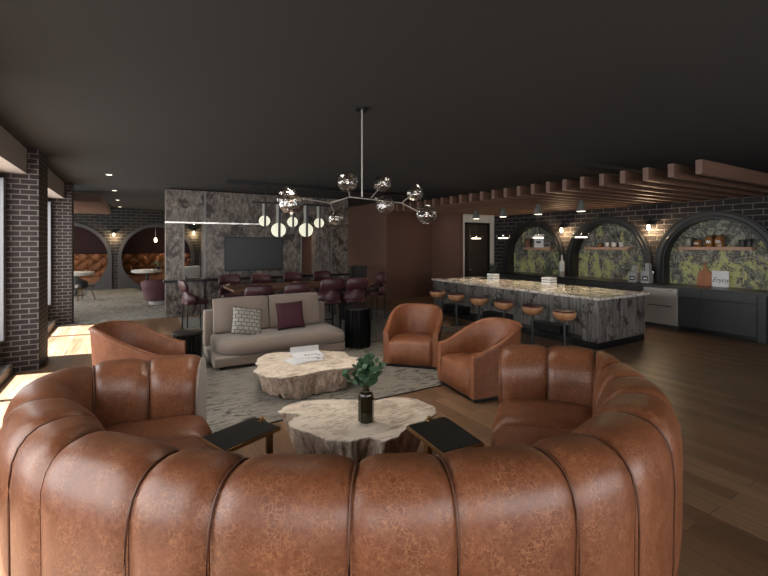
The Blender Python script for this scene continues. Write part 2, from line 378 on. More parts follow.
def arch_wall(bm, u0, u1, top, holes, f0, f1, put, bottom=0.0, nseg=26):
    """wall slab (thickness f0..f1) with round-headed holes. hole=(uc,r,zc,moon?) ; put(u,f,z)->point"""
    us = {u0, u1}
    for uc, r, zc, moon in holes:
        for k in range(nseg + 1):
            u = uc - r * cos(pi * k / nseg)
            if u0 <= u <= u1: us.add(round(u, 5))
    us = sorted(us)
    def span(u):
        for uc, r, zc, moon in holes:
            q = r * r - (u - uc) ** 2
            if q >= -1e-4:
                s = sqrt(max(q, 0)); return (max(bottom, zc - s) if moon else bottom, zc + s)
        return None
    def quad(a, b, c, d): bm.faces.new([bm.verts.new(x) for x in (a, b, c, d)])
    for a, b in zip(us, us[1:]):
        m = (a + b) / 2; sm = span(m)
        if sm is None: segs = [((bottom, bottom), (top, top))]
        else:
            sa, sb = span(a) or sm, span(b) or sm
            segs = [((sa[1], sb[1]), (top, top))]
            if sm[0] > bottom + 1e-4: segs.append(((bottom, bottom), (sa[0], sb[0])))
            # reveal
            quad(put(a, f0, sa[1]), put(b, f0, sb[1]), put(b, f1, sb[1]), put(a, f1, sa[1]))
            if sm[0] > bottom + 1e-4: quad(put(a, f0, sa[0]), put(b, f0, sb[0]), put(b, f1, sb[0]), put(a, f1, sa[0]))
        for lo, hi in segs:
            for f in (f0, f1): quad(put(a, f, lo[0]), put(b, f, lo[1]), put(b, f, hi[1]), put(a, f, hi[0]))
    for uc, r, zc, moon in holes:
        if not moon:
            for u in (uc - r, uc + r): quad(put(u, f0, bottom), put(u, f0, zc), put(u, f1, zc), put(u, f1, bottom))
    bmesh.ops.remove_doubles(bm, verts=bm.verts, dist=1e-4)
def ringplate(bm, uc, ri, ro, zc, f0, f1, put, moon, bottom=0.0, n=40):
    """arch shaped frame between inner opening and outer arch with straight legs"""
    def inner(k):
        a = k; return (uc + ri * cos(a), zc + ri * sin(a))
    pts_i, pts_o = [], []
    if moon:
        a0 = -math.asin(min(1, (zc - bottom) / ri)); N = n
        for k in range(N + 1):
            a = a0 + (pi - 2 * a0) * k / N; pts_i.append((uc + ri * cos(a), zc + ri * sin(a)))
            if a < 0: pts_o.append((uc + ro, zc + ri * sin(a)))
            elif a > pi: pts_o.append((uc - ro, zc + ri * sin(a)))
            else: pts_o.append((uc + ro * cos(a), zc + ro * sin(a)))
    else:
        pts_i.append((uc + ri, bottom)); pts_o.append((uc + ro, bottom))
        for k in range(n + 1):
            a = pi * k / n; pts_i.append((uc + ri * cos(a), zc + ri * sin(a))); pts_o.append((uc + ro * cos(a), zc + ro * sin(a)))
        pts_i.append((uc - ri, bottom)); pts_o.append((uc - ro, bottom))
    rings = []
    for (ui, zi), (uo, zo) in zip(pts_i, pts_o):
        rings.append([put(ui, f0, zi), put(uo, f0, zo), put(uo, f1, zo), put(ui, f1, zi)])
    loft(bm, rings, close_ring=True, caps=True)

# kitchen wall (plane X=10.75) with three niches
KX = 10.75; NX = 11.0
putx = lambda u, f, z: (f, u, z)
KA = [4.12, 6.50, 8.88]
bm = NB(); arch_wall(bm, -3.3, 10.5, CZ, [(c, 1.03, 1.45, False) for c in KA], KX, KX + .16, putx); struct('wall_kitchen', bm, M['brick_kit'])
bm = NB(); box(bm, NX, NX + .1, -3.3, 10.6, 0, CZ); struct('wall_wallpaper', bm, M['camo'])
for i, c in enumerate(KA):
    w = ['nearest', 'middle', 'farthest'][i]
    t_ = thing('arch_frame', 'dark metal arch frame round the %s camouflage wallpaper niche' % w, 'arch', (KX, c, .95), 0, 'kitchen niche arches')
    bm = NB(); ringplate(bm, c, 1.00, 1.15, 1.45, KX - .07, KX - .001, putx, False, .95); obj('molding', bm, M['archmetal'], t_, smooth='auto')
    bm = NB(); ringplate(bm, c, .965, .999, 1.45, KX - .03, NX - .003, putx, False, .95); obj('liner', bm, M['archmetal'], t_, smooth='auto')
    bm = NB()
    for r in (1.03, 1.12):
        tube(bm, [(KX - .075, c + r, .97)] + [(KX - .075, c + r * cos(pi * k / 32), 1.45 + r * sin(pi * k / 32)) for k in range(33)] + [(KX - .075, c - r, .97)], .011, 6)
    obj('bead', bm, M['archmetal'], t_, smooth=True)
# door wall, rust accent volume
bm = NB(); box(bm, 9.33, 9.62, 10.5, 10.62, 0, CZ); box(bm, 10.42, 10.75, 10.5, 10.62, 0, CZ); box(bm, 9.62, 10.42, 10.5, 10.62, 2.55, CZ)
struct('wall_door', bm, M['white'])
d_ = aty(466, 224, 10.5)
bm = NB(); box(bm, 9.40, 9.50, 10.45, 10.6, 0, 2.58); box(bm, 10.40, 10.49, 10.45, 10.6, 0, 2.58); box(bm, 9.40, 10.49, 10.45, 10.6, 2.5, 2.58); struct('trim_1', bm, M['black'])
bm = NB(); box(bm, 9.50, 10.40, 10.47, 10.57, 0, 2.5)
for z0, z1 in ((.3, .62), (.72, 1.45), (1.55, 2.38)):
    box(bm, 9.60, 10.30, 10.46, 10.475, z0, z1)
dr = struct('door_1', bm, flat('dark_door', (.02, .015, .014), .5), bevel=.006)
bm = NB(); tube(bm, [(9.56, 10.47, 1.02), (9.56, 10.43, 1.02), (9.66, 10.43, 1.02)], .008); obj('handle', bm, M['steel'], dr)
bm = NB(); box(bm, 7.3, 13.0, 12.0, 20.54, 0, CZ); struct('wall_accent', bm, M['rust'])
bm = NB(); box(bm, 9.21, 9.33, 10.5, 12.0, 0, CZ); struct('wall_return', bm, M['rust'])

# ---------------------------------------------------------------- lounge back wall, moon arches, booths
BY = 20.55; puty = lambda u, f, z: (u, f, z)
MA = [-2.17, .95, 4.07, 7.19]
bm = NB(); arch_wall(bm, -4.1, 10.5, CZ, [(c, 1.40, 1.27, True) for c in MA], BY, BY + .2, puty); struct('wall_back', bm, M['brick_back'])
for i, c in enumerate(MA[:3]):
    bm = NB(); ringplate(bm, c, 1.33, 1.46, 1.27, BY - .05, BY + .25, puty, True)
    tag(obj('arch_frame', bm, M['greyframe'], smooth='auto'), ['grey round arch frame of the left booth beyond the brick pillar', 'grey round arch frame of the booth left of the screen wall', 'grey round arch frame seen through the screen wall opening'][i], 'arch', 'round booth arches')
bm = NB(); box(bm, -4.1, 10.5, 22.3, 22.4, 0, CZ); struct('wall_booth_back', bm, M['burgwall'])
for x in (-2.2, .95, 4.1): light('booth_lamp', 'POINT', (x, 21.0, 2.0), 14, (1, .75, .5), shadow_soft_size=.06)
for i, x in enumerate((-.61, 2.51, 5.63)):
    bm = NB(); box(bm, x - .1, x + .1, BY + .2, 22.3, 0, CZ); struct('wall_booth_divider', bm, M['burgwall'])
bm = NB(); box(bm, -4.2, -1.72, 12.4, 12.5, 0, CZ); struct('wall_lounge_front', bm, M['brick_col'])
bm = NB()
for y in (14.0, 15.7, 17.3, 18.95): box(bm, -4.2, -4.12, y, y + .07, .3, 2.9)
box(bm, -4.2, -4.12, 14, 19.02, .3, .37); box(bm, -4.2, -4.12, 14, 19.02, 2.83, 2.9); struct('window_8', bm, M['frame'])  # side window added to bring light onto the lounge carpet
bm = NB(); box(bm, -4.2, -4.1, 12.5, 14.0, 0, CZ); box(bm, -4.2, -4.1, 19.02, 22.4, 0, CZ); box(bm, -4.2, -4.1, 14, 19.02, 0, .3); box(bm, -4.2, -4.1, 14, 19.02, 2.9, CZ); struct('wall_lounge_left', bm, M['brick_back'])
def tuft(x0, x1, z0, z1, y, parent):
    bm = NB(); nx, nz = 96, 32; w, h = .50, .44; rings = []
    for i in range(nx + 1):
        row = []
        for j in range(nz + 1):
            x = x0 + (x1 - x0) * i / nx; z = z0 + (z1 - z0) * j / nz
            a = pi * (x / w + z / h); b = pi * (x / w - z / h)
            f = (abs(sin(a)) * abs(sin(b))) ** .38
            row.append((x, y - .02 - .20 * f, z))
        rings.append(row)
    loft(bm, rings)
    box(bm, x0, x1, y, y + .12, z0, z1)
    obj('backrest', bm, M['leather_tuft'], parent, smooth=True)
for i, (x0, x1) in enumerate(((-3.8, -.75), (-.47, 2.37), (2.65, 5.5))):
    b_ = thing('booth_bench', ['tufted cognac booth bench in the left arch behind grey chair', 'tufted cognac booth bench behind the purple tub chair', 'tufted cognac booth bench glimpsed through the screen wall opening'][i], 'bench', ((x0 + x1) / 2, 21.9, 0), 0, 'tufted booth benches')
    tuft(x0, x1, .42, 1.42, 22.1, b_)
    bm = NB(); box(bm, x0, x1, 21.4, 22.05, .05, .46); obj('seat', bm, M['leather_tuft'], b_, bevel=.05)

# carpet & rugs
bm = NB(); box(bm, -1.70, .72, 12.02, 20.5, .001, .012); box(bm, .72, 6.1, 12.47, 20.5, .001, .012); box(bm, -4.0, -1.70, 12.52, 20.5, .001, .012); tag(obj('lounge_carpet', bm, M['carpet']), 'large mottled grey carpet between brick arches and wooden floor strip', 'carpet')
bm = NB(); box(bm, 1.0, 6.1, 7.0, 11.7, .001, .0095)
tag(obj('dining_rug', bm, M['rug_dark']), 'dark grey rug under the tall dining table and chairs', 'rug')
bm = NB(); box(bm, .30, 4.15, 4.43, 6.95, .001, .007); rr = thing('lounge_rug', 'beige and charcoal distressed rug under the beige sofa', 'rug', (2.2, 5.7, 0))
obj('pile', bm, M['rug'], rr)
bm = NB(); box(bm, .28, 4.17, 4.405, 4.43, .001, .0075); box(bm, .28, .30, 4.43, 6.95, .001, .0075); box(bm, 4.15, 4.17, 4.43, 6.95, .001, .0075); obj('binding', bm, M['black'], rr)

# ---------------------------------------------------------------- screen wall (Y=12)
SX0, SX1, SY0, SY1 = .74, 5.86, 12.0, 12.45
def ax(px): return aty(px, 240, SY0).x
o1 = (ax(183.5), ax(204)); o2 = (ax(301), ax(331))
OZ = 2.62
bm = NB()
box(bm, SX0, o1[0], SY0, SY1, 0, 2.40); box(bm, o1[0], o1[1], SY0, SY1, 0, .95); box(bm, o1[1], o2[0], SY0, SY1, 0, 2.40)
box(bm, o2[0], o2[1], SY0, SY1, 0, .95); box(bm, o2[1], SX1, SY0, SY1, 0, 2.40); box(bm, ax(317), o2[1], SY0 + .1, SY1, .95, 2.40)
struct('wall_screen', bm, M['stone'])
bm = NB(); box(bm, SX0, SX1, SY0 - .04, SY1, 2.46, 3.27); struct('wall_screen_fascia', bm, M['stone'])
bm = NB(); box(bm, SX0 - .03, SX1 + .02, SY0 - .07, SY1 + .02, 2.40, 2.46); struct('trim_2', bm, M['chrome'], bevel=.01)
bm = NB(); box(bm, SX0 - .05, SX1 + .03, SY0 - .12, SY0, .89, .95); box(bm, SX0 - .05, SX0, SY0 - .12, SY1, .89, .95); struct('trim_3', bm, M['black'])
bm = NB()
for x in (o1[0] + .0, o1[1] + .02, o2[0], o2[1]): box(bm, x - .02, x + .02, SY0 - .025, SY0 + .01, .95, 2.40)
for x in (o1[1] + .02, o2[1]): box(bm, x - .025, x + .025, SY0 - .06, SY0 - .03, 2.46, 3.27)
struct('trim_4', bm, flat('brushed_trim', (.20, .19, .18), .45, .8))
bm = NB()
for x in (o1[1] + .02, o2[1]): box(bm, x - .02, x + .02, SY0 - .02, SY0, 0, .89)
struct('trim_5', bm, M['black'])
bm = NB(); a, b = aty(174, 211, SY0 - .05), aty(300, 213, SY0 - .05)
tv0, tv1 = aty(225, 237, SY0 - .08), aty(283, 271, SY0 - .08)
tv = thing('television', 'large black flat television hung on the mottled stone wall', 'television', ((tv0.x + tv1.x) / 2, SY0 - .05, 1.15))
bm.free(); bm = NB(); box(bm, tv0.x, tv1.x, SY0 - .07, SY0 - .001, 1.13, 2.06); obj('bezel', bm, M['black'], tv, bevel=.008)
bm = NB(); box(bm, tv0.x + .02, tv1.x - .02, SY0 - .076, SY0 - .071, 1.16, 2.04); obj('screen', bm, M['screen'], tv)
bm = NB(); box(bm, 1.8, 6.6, 9.72, 9.86, 3.22, CZ - .001); struct('trim_6', bm, M['black'])

# ---------------------------------------------------------------- hanging wooden beams over the kitchen
g = 'wooden beams hung over the island'
bm0 = None
for i in range(23):
    y = 2.61 + .335 * i
    if bm0 is None:
        bm = NB(); box(bm, -2.15, 2.15, -.04, .04, 0, .19); bm0 = obj('ceiling_beam', bm, M['beamwood'], thing('tmp', '', ''), local=True, bevel=.004)
        e = bm0.parent; bm0.parent = None; bpy.data.objects.remove(e); o = bm0
    else:
        o = bm0.copy(); C.objects.link(o)
    o.location = (6.40 + 2.15, y, 2.81)
    tag(o, 'copper-brown wooden ceiling beam, %s counting away from the camera' % ORD[i], 'beam', g)
# left lounge slats
for i in range(12):
    o = bm0.copy(); C.objects.link(o); o.location = (-.73 - 1.5, 14.1 + .49 * i, 3.02); o.scale = (1.5 / 2.15, 1.2, 1.25)
    tag(o, 'copper wooden slat above the lounge at left, %s counting away from the camera' % ORD[i], 'beam', 'wooden slats beyond the brick piers')

# ---------------------------------------------------------------- curved leather sofa
CR = [(-1.81, 4.16), (-2.24, 4.00), (-2.66, 3.84), (-2.77, 3.42), (-2.50, 3.00), (-2.10, 2.63), (-1.78, 2.38), (-1.17, 2.15), (-.76, 2.07), (-.147, 2.05),
      (.315, 2.09), (.885, 2.2), (1.25, 2.37), (1.65, 2.72), (1.95, 3.10), (2.10, 3.52), (2.17, 3.92), (2.17, 4.32), (1.75, 4.50), (1.26, 4.53)]
CI = [(-1.72, 3.82), (-2.06, 3.67), (-2.43, 3.52), (-2.42, 3.38), (-2.16, 3.17), (-1.91, 2.92), (-1.72, 2.72), (-1.10, 2.485), (-.70, 2.41), (-.13, 2.395),
      (.27, 2.43), (.79, 2.54), (1.10, 2.68), (1.40, 2.96), (1.64, 3.22), (1.76, 3.50), (1.85, 3.76), (2.00, 3.98), (1.62, 4.16), (1.17, 4.19)]
KS = .86   # plan measured for a lower back; true height brings it nearer
CR = [(x * KS, y * KS) for x, y in CR]; CI = [(x * KS, y * KS) for x, y in CI]
def cat(p0, p1, p2, p3, t):
    return tuple(.5 * (2 * p1[k] + (p2[k] - p0[k]) * t + (2 * p0[k] - 5 * p1[k] + 4 * p2[k] - p3[k]) * t * t + (3 * p1[k] - p0[k] - 3 * p2[k] + p3[k]) * t ** 3) for k in range(2))
def crest(s, L=CR):
    i = min(int(s), len(L) - 2); t = s - i
    P = [L[max(i - 1, 0)], L[i], L[i + 1], L[min(i + 2, len(L) - 1)]]
    if i == 0: P[0] = (2 * L[0][0] - L[1][0], 2 * L[0][1] - L[1][1])
    if i == len(L) - 2: P[3] = (2 * L[-1][0] - L[-2][0], 2 * L[-1][1] - L[-2][1])
    return cat(*P, t)
def crest_n(s):
    a = crest(s); b = crest(s, CI); tx, ty = a[0] - b[0], a[1] - b[1]; L = sqrt(tx * tx + ty * ty)
    return (tx / L, ty / L)
PROF = [(.185, .04), (.20, .20), (.205, .40), (.202, .52), (.190, .62), (.160, .70), (.115, .755), (.06, .788), (0, .80), (-.08, .800), (-.155, .785), (-.225, .75), (-.285, .69), (-.325, .61), (-.342, .50), (-.345, .35), (-.34, .20), (-.335, .04)]
PROF = [(o_ * KS, (CAMZ - (CAMZ - z) * KS) if z > .3 else z) for o_, z in PROF]
sofa = thing('curved_sofa', 'large horseshoe channel-tufted cognac leather sofa in the foreground', 'sofa', W(-.1, 3.1, 0))
bot = NB()
NSEG = len(CR) - 1
SEAMS = [0, 1, 2] + list(range(4, NSEG + 1))
for i, j in zip(SEAMS, SEAMS[1:]):
    bm = NB(); rings = []; K = 12 * (j - i)
    for k in range(K + 1):
        u = k / K; s = i + .006 + (j - i - .012) * u
        ed = min(u, 1 - u) * 2; bul = 1 - (1 - min(1, ed * 1.5)) ** 3
        c = crest(s); n = crest_n(s); ring = []
        for o_, z in PROF:
            cx_, cz_ = 0, .60
            inset = .030 * (1 - bul)
            # shrink towards the section centre
            L = sqrt(o_ * o_ + ((z - cz_) if z > cz_ else 0) ** 2) or 1
            oo = o_ - inset * o_ / L; zz = z - inset * ((z - cz_) if z > cz_ else 0) / L + (.006 * bul)
            ring.append(W(c[0] + n[0] * oo, c[1] + n[1] * oo, zz))
        rings.append(ring)
    loft(bm, rings, close_ring=True, caps=True)
    ch = obj('back_channel', bm, M['leather'], sofa, smooth=True)
    ch.data.set_sharp_from_angle(angle=radians(55))
    if i > 0 and i != 6:
        bm = NB(); c = crest(i); n = crest_n(i)
        tube(bm, [W(c[0] + n[0] * o_ * .95, c[1] + n[1] * o_ * .95, z - (.020 if z > .5 else 0)) for o_, z in PROF[:-1]], .0055, 6)
        obj('welt', bm, M['welt'], ch, smooth=True)
# end panel (light back edge at left end)
for s, nm in ((0.0, 'end_panel'), (NSEG - .0001, 'end_panel')):
    c = crest(s); n = crest_n(s); b = crest(s + .05) if s == 0 else crest(s - .05)
    tx, ty = c[0] - b[0], c[1] - b[1]; L = sqrt(tx * tx + ty * ty); tx /= L; ty /= L
    bm = NB(); loft(bm, [[W(c[0] + n[0] * o_ * .93 + tx * q, c[1] + n[1] * o_ * .93 + ty * q, .04 + (z - .04) * .965) for o_, z in PROF] for q in (0.0, .02)], close_ring=True, caps=True)
    ep = obj(nm, bm, M['beige'] if s == 0 else M['leather'], sofa)
    if s == 0: ep['label'] = 'pale fabric end panel'
FR = [(-1.62, 3.80), (-1.50, 3.66), (-1.46, 3.50), (-1.27, 3.18), (-.98, 2.93), (-.3, 2.70), (.36, 2.76), (.68, 3.04), (.88, 3.38), (.96, 3.72), (1.04, 3.96), (1.14, 4.15)]
FR = [(x * KS, y * KS) for x, y in FR]
def frc(s):
    n = len(FR) - 1; s = min(max(s, 0), .9999) * n; i = int(s); P = [FR[max(i - 1, 0)], FR[i], FR[i + 1], FR[min(i + 2, n)]]; return cat(*P, s - i)
cuts = [0, .2, .36, .5, .64, .8, 1.0]
for i in range(6):
    bm = NB(); rings = []; K = 14
    for k in range(K + 1):
        u = k / K; t_ = cuts[i] + (cuts[i + 1] - cuts[i]) * (.01 + .98 * u)
        ed = min(u, 1 - u) * 2; bul = 1 - (1 - min(1, ed * 2.2)) ** 3
        s = t_ * NSEG * .9999; c = crest(s); n = crest_n(s); bx_ = (c[0] - n[0] * .26, c[1] - n[1] * .26); fx = frc(t_)
        zt = .535 + .025 * bul; ring = []
        for v, z in ((0, .06), (0, zt - .02), (.15, zt), (.4, zt + .008 * bul), (.7, zt + .012 * bul), (.88, zt), (.96, zt - .025), (1.0, zt - .07), (1.012, zt - .15), (1.0, .28), (.97, .06)):
            ring.append(W(bx_[0] + (fx[0] - bx_[0]) * v, bx_[1] + (fx[1] - bx_[1]) * v, z))
        rings.append(ring)
    loft(bm, rings, close_ring=True, caps=True)
    obj('seat_cushion', bm, M['leather'], sofa, smooth=True)
bm = NB(); rings = []
for k in range(61):
    t_ = k / 60; c = crest(t_ * NSEG * .9999); n = crest_n(t_ * NSEG * .9999); f = frc(t_)
    a = (c[0] + n[0] * .15, c[1] + n[1] * .15); b = (f[0] + (c[0] - f[0]) * .12, f[1] + (c[1] - f[1]) * .12)
    rings.append([W(*a, 0), W(*a, .05), W(*b, .05), W(*b, 0)])
loft(bm, rings, close_ring=True, caps=True); obj('plinth', bm, M['black'], sofa)

# ---------------------------------------------------------------- C side tables
def ctable(quad, leg, label):
    P_ = [atz(x, y, .62) for x, y in quad]; c = sum(P_, Vector()) / 4; c.z = 0
    t_ = thing('side_table', label, 'table', c, 0, 'small black side tables')
    ce = Vector((c.x, c.y, 0))
    bm = NB(); bot = [bm.verts.new((p.x, p.y, .590)) for p in P_]; top = [bm.verts.new((p.x, p.y, .615)) for p in P_]
    bm.faces.new(bot); bm.faces.new(top)
    for k in range(4): bm.faces.new((bot[k], bot[(k + 1) % 4], top[(k + 1) % 4], top[k]))
    obj('top_frame', bm, M['brass'], t_, bevel=.002)
    bm = NB(); q = [ce.to_3d() + (Vector((p.x, p.y, 0)) - ce) * .95 for p in P_]
    bot = [bm.verts.new((p.x, p.y, .60)) for p in q]; top = [bm.verts.new((p.x, p.y, .619)) for p in q]
    bm.faces.new(bot); bm.faces.new(top)
    for k in range(4): bm.faces.new((bot[k], bot[(k + 1) % 4], top[(k + 1) % 4], top[k]))
    obj('tabletop', bm, M['blacktop'], t_)
    l = W(*leg); bm = NB(); box(bm, l.x - .02, l.x + .02, l.y - .02, l.y + .02, .015, .59); obj('leg', bm, M['brass'], t_)
    bm = NB(); dirv = (ce - l); dirv.z = 0
    box(bm, l.x - .05, l.x + .05, l.y - .05, l.y + .05, 0, .014); obj('foot_plate', bm, M['brass'], t_)
    return t_
lt = ctable([(200.4, 437), (255, 416), (280.6, 426), (224, 451)], (-.80, 2.93), 'black topped brass side table over the left sofa seat')
rt_ = ctable([(406.5, 425), (445.4, 415.6), (484, 442), (443, 453)], (.30, 2.84), 'black topped brass side table at right of the wood slab table')
for (px, py), lab in (((262, 420), 'small brass coaster on the left black side table'), ((429, 419.5), 'small brass coaster on the right black side table')):
    p = atz(px, py, .625); t_ = thing('coaster', lab, 'ornament', (p.x, p.y, .62), .4, 'brass trinkets')
    bm = NB(); box(bm, -.028, .028, -.018, .018, 0, .008); obj('base', bm, M['brass'], t_, local=True, bevel=.003)
    bm = NB(); lathe(bm, [(.012, .012), (.016, .02), (.008, .03), (.002, .034)], 12); obj('knob', bm, M['brass'], t_, local=True, smooth=True)

# ---------------------------------------------------------------- slab tables
def stump(px, z, label, shrink, hole, seed):
    P_ = [atz(x, y, z) for x, y in px]; P_ = [Vector((p.x, p.y, 0)) for p in P_]
    # smooth resample closed catmull
    out = []; n = len(P_); S = 10
    for i in range(n):
        a, b, c, d = P_[i - 1], P_[i], P_[(i + 1) % n], P_[(i + 2) % n]
        for k in range(S):
            t = k / S; q = cat((a.x, a.y), (b.x, b.y), (c.x, c.y), (d.x, d.y), t); out.append(Vector((q[0], q[1], 0)))
    cen = sum(out, Vector()) / len(out); N = len(out)
    t_ = thing('slab_coffee_table', label, 'table', cen)
    rings = []
    levels = [1.0, .985, .95, .85, .72, .58, .42, .28, .14, .05, 0.0]
    for lv in levels:
        ring = []
        for i, p in enumerate(out):
            d = p - cen; r = d.length; ang = math.atan2(d.y, d.x)
            flute = noise.noise(Vector((cos(ang) * 5 + seed, sin(ang) * 5, lv * .9))) + .5 * noise.noise(Vector((cos(ang) * 13 + seed, sin(ang) * 13, lv * 1.6)))
            e = noise.noise(Vector((p.x * 14, p.y * 14, seed))) * .022 + noise.noise(Vector((p.x * 40, p.y * 40, seed))) * .008
            f = 1 - shrink * (1 - lv) ** .8 + flute * .13 * min(1, (1 - lv) * 3)
            zz = z * lv
            if lv < .06: zz = max(0, z * lv + hole * max(0, noise.noise(Vector((cos(ang) * 4 + 9, sin(ang) * 4, seed))) - .1))
            q = cen + d * f + d.normalized() * e; ring.append(Vector((q.x, q.y, zz)))
        rings.append(ring)
    bm = NB(); loft(bm, rings, close_ring=True); bm.faces.new([bm.verts.new(p) for p in rings[-1]][::-1])
    obj('trunk', bm, M['stump_side'], t_, smooth=True)
    bm = NB(); top = [bm.verts.new(Vector((p.x, p.y, z + .002))) for p in rings[0]]; low = [bm.verts.new(Vector((p.x, p.y, z - .012))) for p in rings[0]]
    for k in range(N): bm.faces.new((low[k], low[(k + 1) % N], top[(k + 1) % N], top[k]))
    bm.faces.new(top); bm.faces.new(low[::-1])
    obj('slab_top', bm, M['stump_top'], t_)
    return t_
stump([(279, 412), (290, 404.5), (312, 400.5), (345, 399.5), (371, 401), (385, 398.5), (408, 398), (426, 403), (436, 409), (430, 418), (412, 424), (398, 436), (384, 441),
       (370, 437), (356, 440), (341, 441), (325, 439), (306, 432), (289, 426), (292, 419), (303, 415), (291, 413.5)], .42, 'large pale irregular wood slab coffee table holding the plant vase', .30, .1, 3.1)
stump([(254, 371), (258, 367), (256, 362), (262, 356), (276, 352.5), (292, 352), (310, 350), (328, 351), (345, 352.5), (349, 356), (361, 359), (358, 366), (343, 368), (326, 370),
       (308, 374), (290, 377), (272, 377), (261, 375)], .33, 'smaller pale wood slab coffee table in front of the beige sofa', .31, .25, 8.4)
# vase with leaves
vp = atz(366, 421, .425); vb = thing('bottle_vase', 'dark green glass bottle vase on the front slab table', 'vase', vp)
vb.location.z = .423
bm = NB(); lathe(bm, [(.058, 0), (.066, .008), (.066, .20), (.055, .235), (.032, .25), (.028, .275), (.034, .285), (.034, .295)], 8, rot=.39); obj('body', bm, M['vase'], vb, local=True, bevel=.004)
def leafmesh(bm, c, nrm, up, L, w):
    nrm = nrm.normalized(); side = nrm.cross(up).normalized(); pts = []
    N = 10
    ctr = bm.verts.new(c + up * L * .5 - nrm * L * .06); ring = []
    for k in range(N):
        a = 2 * pi * k / N; ring.append(bm.verts.new(c + up * (L * .5 - L * .5 * cos(a)) + side * (w * .5 * sin(a)) + nrm * (.12 * L * abs(sin(a)))))
    for k in range(N): bm.faces.new((ctr, ring[k], ring[(k + 1) % N]))
pl = thing('eucalyptus_sprig', 'green round-leaf branches standing in the dark bottle vase', 'plant', (vp.x, vp.y, .722))
bm = NB(); bl = NB(); R = random.Random(5)
rt3 = Vector((RT[0], RT[1], 0)); fw3 = Vector((FW[0], FW[1], 0))
for k in range(9):
    tx = [-.20, -.15, -.08, -.02, .03, .08, .13, .10, -.03][k]; tz = [.09, .14, .16, .24, .27, .23, .17, .10, .18][k]; ty = R.uniform(-.08, .08)
    a = Vector((vp.x, vp.y, .64)); e = Vector((vp.x, vp.y, .70)) + rt3 * tx + fw3 * ty + Vector((0, 0, tz))
    mid = (a + e) / 2 + Vector((0, 0, .04)) - rt3 * tx * .2
    pts = [a * (1 - t) ** 2 + mid * 2 * t * (1 - t) + e * t * t for t in [q / 8 for q in range(9)]]
    tube(bm, pts, .0025, 5)
    for q in range(3, 9):
        for sgn in (-1, 1):
            if R.random() < .12: continue
            up = (rt3 * sgn * R.uniform(.3, 1) + fw3 * R.uniform(-.8, .8) + Vector((0, 0, R.uniform(-.4, .7)))).normalized()
            nr = Vector((R.uniform(-1, 1), R.uniform(-1, 1), R.uniform(.2, 1))); nr = (nr - nr.dot(up) * up)
            s_ = R.uniform(.045, .07); leafmesh(bl, pts[q], nr, up, s_, s_ * .85)
obj('stems', bm, flat('stem_green', (.08, .09, .04), .6), pl); lo = obj('foliage', bl, M['leaf'], pl, smooth=True)
# magazines
mc = atz(306, 358, .34)
def mag(dx, dy, z, rz, w, h, t, lab, name='magazine', opened=False):
    o = thing(name, lab, 'magazine', (mc.x + dx, mc.y + dy, z), rz, 'magazines on the rear slab table')
    bm = NB(); box(bm, -w / 2, w / 2, -h / 2, h / 2, 0, t); obj('pages', bm, M['paper'], o, local=True, bevel=.001)
    bm = NB(); box(bm, -w / 2, w / 2, -h / 2, h / 2, t, t + .002)
    obj('cover', bm, flat('cover_' + name, (.62, .62, .64), .4), o, local=True)
    bm = NB(); R = random.Random(int(z * 1000))
    for k in range(5): box(bm, -w * .1 + k * w * .09, -w * .1 + k * w * .09 + w * .05, -h * .12 - R.random() * .03, -h * .1 + R.random() * .04, t + .002, t + .0026)
    box(bm, w * .26, w * .4, -h * .35, -h * .25, t + .002, t + .0026); obj('printed_marks', bm, M['ink'], o, local=True)
    return o
mag(-.07, -.05, .334, .25, .40, .28, .014, 'lowest magazine of the stack, sticking out at left')
mag(.02, -.07, .350, -.35, .36, .26, .012, 'middle magazine with dark spine in the stack')
m3 = mag(.03, .03, .365, -.12, .40, .30, .012, 'topmost white magazine with raised rear cover')
bm = NB(); loft(bm, [[Vector((x, .15, .014)), Vector((x, .16, .05)), Vector((x, .165, .09))] for x in (-.2, .2)]); bmesh.ops.solidify(bm, geom=bm.faces[:], thickness=.004); obj('raised_cover', bm, M['paper'], m3, local=True)

